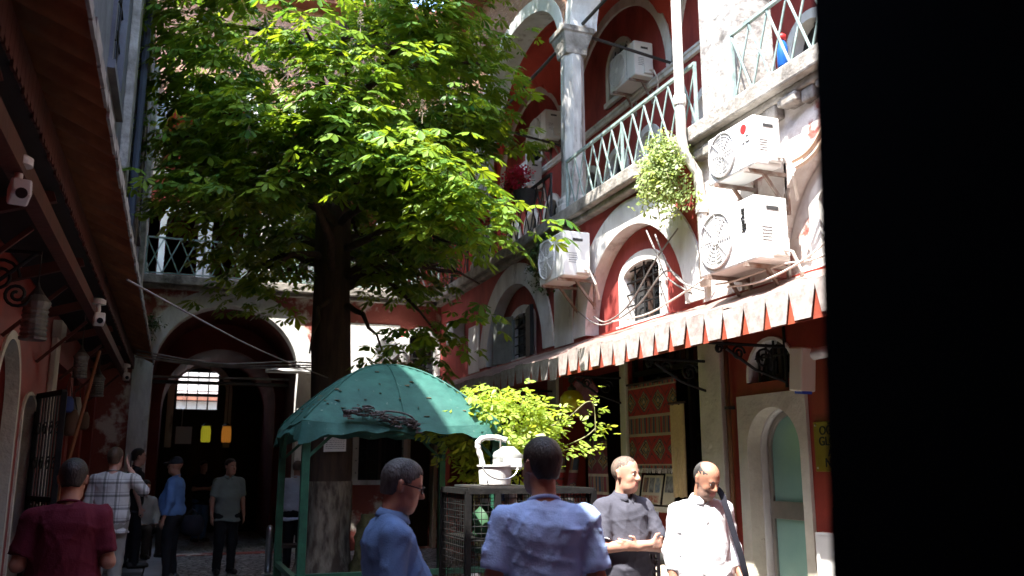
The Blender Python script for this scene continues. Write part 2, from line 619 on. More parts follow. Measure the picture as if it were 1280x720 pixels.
def upper_gallery(B, fr, cols, bays, ends, roof_top, backd=1.95, rails=RAILG, brick=BRICK, sidewin=True, doorp=(-1.15, 0.0, 1.1)):
    """first floor open gallery: floor, columns, arches, vaults, back wall with doors and windows, roof"""
    u0, u1 = ends
    f = MB()
    f.box((u0, 5.08, -0.22), (u1, 5.26, backd), fr)
    f.box((u0, 5.00, -0.13), (u1, 5.08, 0.0), fr)
    f.build("balcony_floor", STONE, B, bevel=0.02)
    for (a, b) in bays:
        c, hw = (a + b) / 2, (b - a) / 2
        n = 24
        out = [(a, 8.2)]
        for i in range(n + 1):
            t = math.pi * (1 - i / n)
            out.append((c + (hw - 0.2) * math.cos(t), 8.2 + 1.12 * math.sin(t)))
        out += [(b, 8.2), (b, roof_top - 0.2), (a, roof_top - 0.2)]
        m = MB()
        m.plate(fr, out, [], 0.0, 0.42)
        o = m.build("arch_wall", brick, B)
        w = MB()
        w.arcband(fr, c, 8.2, hw - 0.23, hw - 0.02, -0.015, 0.44, rise=1.09 / (hw - 0.23), rise1=1.33 / (hw - 0.02), n=30)
        reparent(w.build("archivolt", WHITE, None), o)
        groin(fr, a, b, 0.42, backd, 7.98, hw * 1.02).build("vault", REDV, B, smooth=False, fix=False)
        # lower wall line of the gallery
    bw = MB()
    holes = []
    wins = []
    for (a, b) in bays:
        c = (a + b) / 2
        for k in doorp:
            holes.append(archhole(c + k, 5.3, 6.85, 0.34, 1.0))
            wins.append((c + k, 5.32, 6.85, 0.34, 1.0, 0.12, (0, 0), False))
        if sidewin:
            holes.append(archhole(c - 0.2, 8.25, 8.85, 0.42, 0.95))
            wins.append((c - 0.2, 8.27, 8.85, 0.42, 0.95, 0.1, (3, 3), True))
    bw.plate(fr, rect(u0, 5.26, u1, roof_top - 0.15), holes, backd, backd + 0.25)
    bw.build("gallery_wall", RED, B)
    for (c, v0, vs, r, rise, sur, bars, gr) in wins:
        window(B, fr, c, v0, vs, r, rise, backd, sur, WHITE, bars, grille=gr, glass_d=0.15)
    t = MB()
    t.box((u0, 7.90, backd - 0.06), (u1, 7.97, backd), fr)
    t.box((u0, 7.97, backd - 0.09), (u1, 8.01, backd), fr)
    t.build("moulding", WHITE, B)
    for (a, b) in bays:
        c, hw = (a + b) / 2, (b - a) / 2
        r = MB()
        r.arcband(fr, c, 8.02, hw - 0.18, hw + 0.02, backd - 0.05, backd, rise=1.0, n=30)
        r.build("wall_rib", WHITE, B)
    rods = MB()
    rods.tube([fr(u0, 8.28, 0.2), fr(u1, 8.28, 0.2)], 0.028, 8)
    for u in cols:
        rods.tube([fr(u, 8.24, 0.25), fr(u, 8.02, backd)], 0.026, 8)
    rods.build("tie_rod", IRON, B)
    rf = MB()
    rf.box((u0, roof_top - 0.2, -0.5), (u1, roof_top - 0.05, 4.2), fr)
    n = int((u1 - u0) / 0.22)
    for i in range(n):
        u = u0 + 0.11 + i * 0.22
        rf.tube([fr(u, roof_top - 0.05, -0.6), fr(u, roof_top + 0.75, 4.2)], 0.1, 8)
    rf.build("roof", ROOFT, B)


# ------------------------------------------------------------------ right wing
RW = thing("courtyard_building", "red arcaded building with white arches and an open upper gallery above the striped awning", "building", (XR, 9.5, 0))
lo = MB()
lo_holes = [
    rect(6.34, 0.01, 7.37, 2.32),                      # door surround
    archhole(6.83, 2.43, 2.50, 0.38, 0.92),            # transom window
    rect(8.02, 1.2, 9.62, 3.0),                        # shop window
    rect(9.82, 0.01, 11.62, 2.9),
    archhole(12.55, 0.01, 2.0, 0.42, 1.0),
    rect(13.25, 0.01, 15.1, 2.85),
    rect(15.5, 0.6, 17.2, 2.85),
    rect(2.2, 0.01, 3.6, 2.4),
]
lo.plate(FR, rect(YS, 0, YB, 3.36), lo_holes, 0, 0.34)
lo.build("ground_floor_wall", REDD, RW)
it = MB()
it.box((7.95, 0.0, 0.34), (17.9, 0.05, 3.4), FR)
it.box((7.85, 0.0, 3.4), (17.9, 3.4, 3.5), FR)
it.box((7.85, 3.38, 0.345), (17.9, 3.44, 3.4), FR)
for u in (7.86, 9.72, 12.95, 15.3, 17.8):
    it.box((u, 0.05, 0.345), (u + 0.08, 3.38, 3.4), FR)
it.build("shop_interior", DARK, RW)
# frosted door in its white stone surround
ds = MB()
ds.plate(FR, rect(6.345, 0.012, 7.365, 2.315), [archhole(6.84, 0.013, 1.80, 0.385, 1.0, 20)], -0.03, 0.12)
d = ds.build("door", CREAM, RW, bevel=0.008)
dr = MB()
dr.arcband(FR, 6.84, 1.80, 0.37, 0.50, 0.121, 0.30, legs=1.78, n=24)
reparent(dr.build("reveal", WHITE, None), d)
df = MB()
df.arcband(FR, 6.82, 1.80, 0.315, 0.366, 0.17, 0.23, legs=1.78, n=24)
df.box((6.505, 1.16, 0.165), (7.135, 1.32, 0.235), FR)
df.box((6.505, 0.02, 0.165), (7.135, 0.16, 0.235), FR)
reparent(df.build("door_frame", ALU, None, bevel=0.006), d)
dg = MB()
dg.plate(FR, archhole(6.82, 0.16, 1.80, 0.32, 1.0, 20), [], 0.195, 0.21)
reparent(dg.build("pane", FROST, None), d)
dh = MB()
dh.tube([FR(6.56, 1.02, 0.12), FR(6.56, 1.14, 0.12)], 0.012, 8)
dh.tube([FR(6.56, 1.04, 0.12), FR(6.56, 1.04, 0.2)], 0.01, 8)
reparent(dh.build("handle", STEEL, None), d)
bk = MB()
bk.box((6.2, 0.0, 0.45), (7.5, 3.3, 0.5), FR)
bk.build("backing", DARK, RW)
# transom window over the door, with iron bars and pale bits behind
window(RW, FR, 6.83, 2.44, 2.50, 0.345, 0.92, 0.02, 0.028, WHITE, (5, 1), glass_d=0.13, sill=False)
# ground floor piers
pl = MB()
pl.box((7.58, 0, -0.06), (7.98, 3.30, 0.0), FR)
pl.build("pier", CREAM, RW, bevel=0.01)
pl = MB()
pl.box((9.64, 0, -0.05), (9.79, 3.3, 0.0), FR)
pl.build("pier", CREAM, RW, bevel=0.01)
pl = MB()
pl.box((11.75, 0, -0.05), (12.08, 3.3, 0.0), FR)
pl.build("pier", CREAM, RW, bevel=0.01)
pl = MB()
pl.arcband(FR, 12.55, 2.0, 0.412, 0.56, -0.03, 0.1, legs=1.98)
pl.build("door_surround", CREAM, RW)
pl = MB()
pl.box((15.15, 0, -0.05), (15.42, 3.3, 0.0), FR)
pl.build("pier", CREAM, RW, bevel=0.01)
sl = MB()
sl.box((8.0, 1.14, -0.08), (9.64, 1.2, 0.34), FR)
sl.build("shop_sill", CREAM, RW)
sf = MB()
for u in (8.02, 8.32, 9.58):
    sf.box((u, 1.2, 0.05), (u + 0.05, 3.0, 0.11), FR)
sf.box((8.02, 2.72, 0.05), (9.63, 2.78, 0.11), FR)
for u in (8.55, 8.8, 9.05, 9.3):
    sf.tube([FR(u, 2.78, 0.08), FR(u, 3.0, 0.08)], 0.01, 6)
sf.build("shop_window", BLACK, RW)
sg = MB()
sg.box((8.02, 1.2, 0.2), (9.62, 3.0, 0.215), FR)
sg.build("shop_window_glass", GLASSD, RW)

# first floor wall: bays with blind arches
BAYS = [(5.45, 1.66), (9.50, 1.68), (13.62, 1.72)]
mw = MB()
mw.plate(FR, rect(YS, 3.36, 7.92, 5.08), [archhole(5.45, 3.361, 3.40, 1.30, 0.95, 24)], 0, 0.34)
mw.build("first_floor_wall", PEEL, RW)
mw = MB()
mw.plate(FR, rect(7.92, 3.36, YB, 5.08), [archhole(c, 3.361, 3.40, r - 0.36, 0.95, 24) for c, r in BAYS[1:]], 0, 0.34)
mw.build("first_floor_wall", RED, RW)
for i, (c, r) in enumerate(BAYS):
    ab = MB()
    ab.arcband(FR, c, 3.40, r - 0.40, r, -0.03, 0.33, rise=0.95, rise1=0.93, n=32)
    ab.build("archivolt", PEEL if i == 0 else WHITE, RW)
    tm = MB()
    wr = 0.46
    wc = c + (0.0 if i else 0.28)
    tm.plate(FR, archhole(c, 3.362, 3.40, r - 0.41, 0.95, 24), [archhole(wc, 3.40, 4.02, wr, 0.35, 14)], 0.17, 0.33)
    tm.build("tympanum", PEEL if i == 0 else RED, RW)
    window(RW, FR, wc, 3.42, 4.02, wr, 0.35, 0.17, 0.13, WHITE, (3, 5))
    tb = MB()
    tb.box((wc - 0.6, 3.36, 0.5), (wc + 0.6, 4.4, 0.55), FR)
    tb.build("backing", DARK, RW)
# open shutters of the far window
for (u, ang) in ((14.22, 0.35), (13.02, -0.25)):
    sh = MB()
    sh.obox(FR(u, 3.78, 0.05), 0.03, 0.26, 0.40, Matrix.Rotation(ang, 3, 'Z'))
    sh.build("shutter", pmat("grey_green_shutter", (0.24, 0.25, 0.22), (0.16, 0.17, 0.15), 6, 0.7, 0.2) if u > 14 else BLACK, RW)
# whitewashed piers between the blind arches
for (a, b, m) in ((7.18, 7.86, PEEL), (11.22, 11.86, WHITE), (15.38, 16.0, WHITE)):
    q = MB()
    q.box((a, 3.36, -0.022), (b, 4.25 if m is WHITE else 5.0, 0.0), FR)
    q.build("pilaster", m, RW)
upper_gallery(RW, FR, (7.35, 11.4, 15.5), [(3.3, 7.35), (7.35, 11.4), (11.4, 15.5), (15.5, 19.6)], (YS, 19.9), 10.9)
for u in (11.4, 15.5):
    column(RW, FR, u, 0.12, 5.26, 7.82)
pr = MB()
pr.box((7.02, 5.26, -0.06), (7.68, 8.1, 0.42), FR)
pr.box((6.95, 8.1, -0.12), (7.75, 8.2, 0.46), FR)
pr.build("pier", pmat("stained_grey_render", (0.44, 0.42, 0.38), (0.24, 0.22, 0.20), 5, 0.95, 1.0, 12, third=(0.10, 0.09, 0.08), tscale=2.2, tlo=0.54, thi=0.66), RW, bevel=0.02)
for (a, b) in ((3.5, 7.0), (7.7, 11.12), (11.7, 15.2), (15.8, 17.9)):
    lattice(RW, FR, a, b, 5.26, 6.02, -0.12, RAILG if a < 11 else IRON)
# rough stone lumps under the near balcony
cr = MB()
for i in range(16):
    u = 5.2 + i * 0.17
    w_ = 0.08 + 0.03 * ((i * 7) % 3)
    cr.box((u, 4.93 - 0.03 * ((i * 5) % 3), -0.10 - 0.02 * ((i * 3) % 4)), (u + w_ * 1.5, 5.0, 0), FR)
cr.build("corbel_course", STONE, RW, bevel=0.02)
bkw = MB()
bkw.box((YS, 0, 4.2), (19.9, 10.7, 4.4), FR)
bkw.box((19.9, 0, -0.3), (20.1, 10.6, 4.4), FR)
bkw.box((YS, 0, 0.34), (YS + 0.2, 10.6, 4.2), FR)
bkw.build("rear_wall", RED, RW)

# ------------------------------------------------------------------ back wing
BW = thing("courtyard_building", "red building at the end of the court with a wide vaulted gateway behind the tree", "building", (1.0, YB, 0))
CX = 0.88
lo = MB()
lo.plate(FB, rect(-4.5, 0, XR, 5.08), [archhole(CX, 0.01, 3.40, 1.42, 1.0, 28), rect(3.48, 1.34, 4.46, 2.62), rect(4.58, 0.01, 5.1, 2.5),
                                      archhole(4.75, 3.5, 4.1, 0.34, 1.0)], 0, 0.4)
SALM = pmat("salmon_patched_plaster", (0.34, 0.10, 0.08), (0.28, 0.07, 0.055), 2, 0.9, 0.3, 20, third=(0.70, 0.62, 0.54), tscale=1.0, tlo=0.50, thi=0.56)
lo.build("ground_floor_wall", SALM, BW)
ab = MB()
ab.arcband(FB, CX, 3.40, 1.36, 1.71, -0.04, 0.4, n=36, legs=3.39)
ab.build("archivolt", WHITE, BW)
window(BW, FB, 3.97, 1.36, 2.55, 0.47, 0.05, 0.0, 0.12, WHITE, (4, 5))
window(BW, FB, 4.75, 3.5, 4.1, 0.33, 1.0, 0.0, 0.1, WHITE, (3, 4))
q = MB()
q.box((3.20, 0, -0.05), (3.34, 3.0, 0), FB)
q.build("pier", REDD, BW)
q = MB()
q.box((4.52, 0, -0.04), (4.58, 2.6, 0.2), FB)
q.box((5.08, 0, -0.04), (5.15, 2.6, 0.2), FB)
q.box((4.52, 2.5, -0.04), (5.15, 2.6, 0.2), FB)
q.build("door_frame", CREAM, BW)
q = MB()
q.box((4.58, 0.0, 0.35), (5.08, 2.5, 0.4), FB)
q.build("door", DARKW, BW)
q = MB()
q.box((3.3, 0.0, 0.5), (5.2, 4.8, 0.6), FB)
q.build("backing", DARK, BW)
# white painted panel and tiled string course on the sunlit wall
q = MB()
q.box((3.0, 3.15, -0.025), (4.3, 4.55, 0), FB)
q.build("pale_panel", WHITE, BW)
q = MB()
q.box((2.75, 2.88, -0.5), (5.15, 2.96, 0), FB)
q.build("door_canopy", CREAM, BW)
upper_gallery(BW, FB, (-0.9, 1.5, 3.9), [(-3.3, -0.9), (-0.9, 1.5), (1.5, 3.9), (3.9, 6.3)], (-4.5, XR - 0.06), 11.6, doorp=(-0.45, 0.5), sidewin=False)
for u in (-0.9, 1.5, 3.9):
    column(BW, FB, u, 0.12, 5.26, 7.82, r=0.15)
for (a, b) in ((-0.75, 1.35), (1.65, 3.75), (4.05, 5.1)):
    lattice(BW, FB, a, b, 5.26, 6.02, -0.12, RAILG)
# vaulted gate passage
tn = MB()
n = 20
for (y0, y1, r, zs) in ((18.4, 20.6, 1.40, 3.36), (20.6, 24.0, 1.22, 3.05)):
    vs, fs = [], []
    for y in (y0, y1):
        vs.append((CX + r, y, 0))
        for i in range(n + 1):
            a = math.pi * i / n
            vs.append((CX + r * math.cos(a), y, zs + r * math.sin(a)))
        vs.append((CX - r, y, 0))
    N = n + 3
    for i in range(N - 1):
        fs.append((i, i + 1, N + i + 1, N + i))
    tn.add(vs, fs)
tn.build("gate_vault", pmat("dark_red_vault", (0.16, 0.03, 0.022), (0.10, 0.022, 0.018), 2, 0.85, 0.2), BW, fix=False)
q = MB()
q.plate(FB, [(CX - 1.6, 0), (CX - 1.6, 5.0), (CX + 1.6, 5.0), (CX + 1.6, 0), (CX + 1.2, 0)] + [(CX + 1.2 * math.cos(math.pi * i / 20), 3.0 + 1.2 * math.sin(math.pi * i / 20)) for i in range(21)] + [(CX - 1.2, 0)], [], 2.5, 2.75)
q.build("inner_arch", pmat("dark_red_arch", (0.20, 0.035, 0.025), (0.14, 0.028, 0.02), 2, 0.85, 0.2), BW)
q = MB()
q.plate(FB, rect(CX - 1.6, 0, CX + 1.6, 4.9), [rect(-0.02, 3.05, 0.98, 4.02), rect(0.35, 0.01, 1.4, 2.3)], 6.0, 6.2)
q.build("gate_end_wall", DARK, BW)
q = MB()
for i in range(5):
    u = -0.02 + i * 0.25
    q.tube([FB(u, 3.05, 5.98), FB(u, 4.02, 5.98)], 0.014, 6)
for v in (3.05, 3.28, 3.52, 3.76, 4.02):
    q.tube([FB(-0.02, v, 5.98), FB(0.98, v, 5.98)], 0.014, 6)
q.box((-0.05, 3.38, 5.92), (1.02, 3.46, 6.0), FB)
q.build("window_grid", BLACK, BW)
q = MB()
q.arcband(FB, 0.55, 3.5, 0.62, 0.78, 5.94, 6.0, legs=1.4)
q.build("window_surround", WHITE, BW)
q = MB()
q.box((0.2, 0.0, 6.22), (1.6, 2.5, 6.27), FB)
q.build("gate", DARKW, BW)
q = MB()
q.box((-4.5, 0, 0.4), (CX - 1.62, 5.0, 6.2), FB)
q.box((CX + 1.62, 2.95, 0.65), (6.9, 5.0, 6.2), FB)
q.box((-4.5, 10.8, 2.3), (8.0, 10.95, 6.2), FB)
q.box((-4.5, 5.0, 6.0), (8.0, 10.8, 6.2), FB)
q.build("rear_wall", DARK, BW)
# the street house beyond the gate
OB = thing("street_house", "pale house outside in the sunlit street seen through the gate window", "house", (1.0, 31.0, 0))
q = MB()
q.plate(lambda u, v, d: (u, 31 + d, v), rect(-8, 0, 10, 8), [rect(-1.5, 3.2, -0.6, 4.6), rect(1.9, 3.2, 2.8, 4.6)], 0, 0.3)
q.build("wall", pmat("pale_street_plaster", (0.62, 0.58, 0.54), (0.5, 0.46, 0.42), 2, 0.9), OB)
q = MB()
for u in (-1.5, 1.9):
    q.box((u, 3.2, 0.15), (u + 0.9, 4.6, 0.2), lambda u_, v, d: (u_, 31 + d, v))
q.build("window", GLASSD, OB)
q = MB()
q.box((-8, 3.75, -0.25), (10, 3.9, 0), lambda u_, v, d: (u_, 31 + d, v))
q.build("string_course", ROOFT, OB)

# ------------------------------------------------------------------ left wing
LW = thing("courtyard_building", "dim red and white building behind the tiled awning on the left", "building", (XL, 9.5, 0))
lo = MB()
lo.plate(FL, rect(YS, 0, YB, 4.3), [archhole(8.75, 0.01, 2.2, 0.55, 1.0), archhole(10.1, 0.01, 2.15, 0.40, 0.5), rect(11.75, 0.01, 13.6, 2.9), rect(13.95, 0.01, 15.6, 2.9), rect(15.9, 0.01, 17.7, 2.9),
                                   archhole(5.5, 0.01, 2.2, 0.5, 1.0)], 0, 0.3)
lo.build("ground_floor_wall", REDD, LW)
for (c, r, vs, ri) in ((8.75, 0.55, 2.2, 1.0), (10.1, 0.40, 2.15, 0.5), (5.5, 0.5, 2.2, 1.0)):
    q = MB()
    q.arcband(FL, c, vs, r - 0.006, r + 0.07, -0.02, 0.1, rise=ri, legs=vs - 0.01)
    q.build("door_surround", CREAM, LW)
q = MB()
q.box((8.2, 0.01, 0.2), (9.3, 2.8, 0.24), FL)
q.build("door", pmat("dark_green_door", (0.02, 0.07, 0.05), (0.012, 0.04, 0.03), 4, 0.4), LW)
q = MB()
q.box((11.25, 0, -0.06), (11.62, 3.3, 0), FL)
q.box((11.2, 3.1, -0.1), (11.67, 3.3, 0), FL)
q.build("pier", CREAM, LW, bevel=0.01)
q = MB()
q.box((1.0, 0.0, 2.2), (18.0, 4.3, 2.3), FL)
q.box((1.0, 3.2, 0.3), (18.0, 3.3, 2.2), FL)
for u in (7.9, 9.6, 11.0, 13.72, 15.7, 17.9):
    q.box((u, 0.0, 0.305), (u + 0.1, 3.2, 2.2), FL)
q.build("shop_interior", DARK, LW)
GREYR = pmat("blue_grey_render", (0.13, 0.135, 0.15), (0.07, 0.07, 0.08), 2.0, 0.9, 0.3, 18, third=(0.12, 0.11, 0.11), tscale=1.6, tlo=0.58, thi=0.72)
FLU = lambda u, v, d: (-0.86 - d, u, v)
q = MB()
q.plate(FLU, [(YS, 4.3), (YB, 4.3), (YB, 9.4), (4.6, 9.4), (4.6, 7.3), (YS, 7.3)], [archhole(c, 5.5, 7.0, 0.6, 1.0) for c in (3.5, 6.5, 9.5, 12.5, 15.6)], 0, 0.3)  # heights shaped for the shadow line; unseen near end stepped low for sun
q.box((YS, 4.2, 0.0), (YB, 4.3, 0.9), FLU)
q.build("upper_wall", GREYR, LW)
for c in (3.5, 6.5, 9.5, 12.5, 15.6):
    window(LW, FLU, c, 5.52, 7.0, 0.59, 1.0, 0.0, 0.12, GREYR, (3, 5))
for u in (11.0, 14.0, 17.2):
    q = MB()
    q.box((u, 4.3, -0.1), (u + 0.42, 9.25, 0), FLU)
    q.build("pilaster", STONE, LW, bevel=0.01)
q = MB()
q.box((4.6, 9.3, -0.02), (YB + 0.4, 9.45, 5.0), FLU)
q.build("roof", ROOFT, LW)
q = MB()
q.tube([FLU(12.2, 4.3, -0.12), FLU(12.2, 9.25, -0.12)], 0.05, 8)
q.build("downpipe", pmat("blue_grey_pipe", (0.07, 0.08, 0.10), None, rough=0.6), LW)
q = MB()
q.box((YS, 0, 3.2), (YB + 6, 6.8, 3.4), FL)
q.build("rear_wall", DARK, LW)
# open iron door leaf against the left wall
idr = thing("iron_door", "black ornamental iron door leaf standing open before the red wall on the left", "door", (XL + 0.02, 10.5, 0.12))
q = MB()
M_ = Matrix.Rotation(math.radians(24), 3, 'Z')
def leaf(u, v, d=0.0):
    p_ = M_ @ Vector((d, -u, v))
    return (XL + 0.03 + p_.x, 10.5 + p_.y, 0.12 + p_.z)
for (a, b) in (((0, 0), (0, 2.25)), ((0.78, 0), (0.78, 2.25)), ((0, 0), (0.78, 0)), ((0, 2.25), (0.78, 2.25)), ((0, 1.0), (0.78, 1.0)), ((0, 1.2), (0.78, 1.2))):
    q.bar(leaf(*a), leaf(*b), 0.05)
q.build("frame", BLACK, idr)
q = MB()
for i in range(8):
    u = 0.09 + i * 0.088
    q.tube([leaf(u, 0.03), leaf(u, 2.22)], 0.011, 6)
for v in (0.35, 0.7, 1.1, 1.55, 1.9):
    for i in range(4):
        cc = 0.1 + i * 0.19
        q.tube([leaf(cc + 0.075 * math.cos(t * 0.5) * (1 - t / 26), v + 0.075 * math.sin(t * 0.5) * (1 - t / 26)) for t in range(20)], 0.008, 5)
q.build("scrollwork", IRON, idr)
q = MB()
q.tube([leaf(0.7, 1.1 + 0.06 * math.sin(t), 0.05 + 0.06 * math.cos(t)) for t in np.linspace(0, 6.28, 14)], 0.012, 6)
q.build("ring_handle", IRON, idr)

# ------------------------------------------------------------------ gatehouse the picture is taken from
GW = thing("gatehouse_building", "unlit gateway wall whose black jamb fills the right of the view", "building", (0.0, -1.5, 0))
XJ = 0.80
FS = lambda u, v, d: (u, YS - d, v)
BLK = pmat("unlit_passage_black", (0.006, 0.006, 0.006), (0.004, 0.004, 0.004), 3, 0.9, spec=0.05)  # near-black colour stands in for the lack of light in the passage
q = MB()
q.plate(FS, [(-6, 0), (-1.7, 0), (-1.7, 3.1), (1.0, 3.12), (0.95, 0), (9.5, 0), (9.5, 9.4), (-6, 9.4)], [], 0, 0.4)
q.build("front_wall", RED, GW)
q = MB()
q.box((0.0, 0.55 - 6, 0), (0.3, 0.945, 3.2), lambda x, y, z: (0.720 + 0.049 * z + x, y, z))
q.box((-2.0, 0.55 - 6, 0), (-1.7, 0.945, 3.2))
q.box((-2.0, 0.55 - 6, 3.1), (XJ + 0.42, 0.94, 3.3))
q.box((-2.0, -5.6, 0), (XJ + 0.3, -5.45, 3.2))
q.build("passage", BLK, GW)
q = MB()
q.box((-6, -6, 9.2), (9.5, 0.6, 9.4))
q.box((-6, -6, 0), (9.5, -5.8, 9.2))
q.build("rear_wall", RED, GW)
# ------------------------------------------------------------------ striped awning along the right wing
AW = thing("awning", "long faded pink awning with white scalloped valance along the red shop fronts", "awning", (4.75, 10.0, 3.0))
Y0, Y1 = 4.2, 16.9
XF, ZF, ZT = 4.30, 2.95, 3.34
sh = MB()
n = 90
top, bot = [], []
for i in range(n + 1):
    y = Y0 + (Y1 - Y0) * i / n
    sag = 0.012 * math.sin(i * 1.9) + 0.016 * math.sin(i * 0.43)
    rows = []
    for k in range(6):
        t = k / 5
        rows.append((XR - 0.004 + (XF - XR) * t, y, ZT + (ZF - ZT) * t - 0.035 * math.sin(math.pi * t) + sag * (0.3 + 0.7 * t)))
    top.append(rows)
vs = [p for r in top for p in r]
fs = [(i * 6 + k, i * 6 + k + 1, (i + 1) * 6 + k + 1, (i + 1) * 6 + k) for i in range(n) for k in range(5)]
sh.add(vs, fs)
sh.build("awning_sheet", AWNT, AW, smooth=True, fix=False)
us = MB()
us.add([(x, y, z - 0.012) for (x, y, z) in vs], [tuple(reversed(f)) for f in fs])
us.build("lining", AWNR, AW, smooth=True, fix=False)
va = MB()                                               # red valance with white tapered tabs in front
vr = MB()
y = Y0
i = 0
while y < Y1 - 0.2:
    w = 0.29
    j = int((y - Y0) / (Y1 - Y0) * n)
    z = top[j][5][2]
    dz = 0.006 * ((i * 5) % 3)
    fr_ = lambda u, v, d: (XF - 0.012 - d + 0.02 * max(0, (ZF - v)) * ((i % 3) - 1), u, v)
    va.plate(fr_, [(y, z + 0.015), (y + w, z + 0.015), (y + w - 0.004, z - 0.03), (y + w - 0.055, z - 0.235 - dz), (y + 0.055, z - 0.235 - dz), (y + 0.004, z - 0.03)], [], 0.0, 0.006)
    y += w
    i += 1
va.build("valance", AWNW, AW)
vr.plate(lambda u, v, d: (XF + 0.004 + d, u, v), rect(Y0, ZF - 0.25, Y1, ZF - 0.005), [], 0, 0.008)
vr.build("valance_backing", AWNR, AW)
for y in (4.8, 6.6, 7.85, 9.75, 11.9, 14.0, 16.0):
    q = MB()
    q.tube([(XR - 0.01, y, 2.72), (XF + 0.03, y, 2.72)], 0.016, 6)
    q.tube([(XR - 0.01, y, 2.35), (XR - 0.01, y, 3.3)], 0.016, 6)
    q.tube([(XR - 0.02, y, 2.40), (4.85, y, 2.50), (4.55, y, 2.68)], 0.014, 6)
    for (cx, cz, r) in ((4.95, 2.60, 0.10), (4.68, 2.64, 0.07), (4.48, 2.67, 0.045)):
        q.tube([(cx + r * math.cos(t * 0.5) * (1 - t / 26), y, cz + r * math.sin(t * 0.5) * (1 - t / 26)) for t in range(22)], 0.011, 6)
    q.build("scroll_bracket", BLACK, AW)

# ------------------------------------------------------------------ tiled awning along the left wing
TA = thing("eaves_awning", "rust red corrugated eaves overhanging the arcade on the left with a ragged grey edge", "awning", (-0.9, 9.5, 3.4))
q = MB()
n = 500
vs = []
for i in range(n + 1):
    y = 1.0 + 16.6 * i / n
    for k in range(5):
        t = k / 4
        vs.append((-0.47 - 0.95 * t, y, 3.50 + 0.42 * t + 0.115 * abs(math.sin(y / 0.27 * math.pi)) + (0.012 * math.sin(y * 2.1) if k == 0 else 0)))
q.add(vs, [(i * 5 + k, i * 5 + k + 1, (i + 1) * 5 + k + 1, (i + 1) * 5 + k) for i in range(n) for k in range(4)])
o = q.build("corrugated_sheet", RUST, TA, smooth=True, fix=False)
q = MB()
y = 1.0
i = 0
while y < 17.5:
    L = 0.16 + 0.05 * ((i * 7) % 4)
    q.obox((-0.455, y + L / 2, 3.515 + 0.014 * ((i * 5) % 3)), 0.008, L / 2 + 0.01, 0.028 + 0.006 * ((i * 3) % 4), Matrix.Rotation(0.03 * ((i % 3) - 1), 3, 'X'))
    y += L
    i += 1
q.build("drip_edge", pmat("weathered_lead_edge", (0.34, 0.33, 0.30), (0.2, 0.19, 0.18), 9, 0.7, 0.3), TA)
q = MB()
y = 1.0
i = 0
while y < 17.5:
    q.box((-0.80, y, 3.42), (-0.785, y + 0.10, 3.60))
    q.box((-0.80, y + 0.02, 3.385 + 0.008 * (i % 3)), (-0.785, y + 0.085, 3.42))
    y += 0.105
    i += 1
q.build("scalloped_fascia", BEAM, TA)
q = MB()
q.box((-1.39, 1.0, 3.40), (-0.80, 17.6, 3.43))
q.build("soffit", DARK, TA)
q = MB()
q.box((-0.92, 1.0, 3.14), (-0.83, 17.6, 3.26))
q.build("beam", BEAM, TA)
for y in (2.2, 4.2, 6.2, 8.2, 10.2, 12.2, 14.2, 16.2):
    q = MB()
    q.bar((-1.39, y, 3.2), (-0.84, y, 3.38), 0.06, 0.09)
    q.bar((-1.39, y, 2.7), (-0.95, y, 3.15), 0.03)
    q.build("rafter", BEAM, TA)


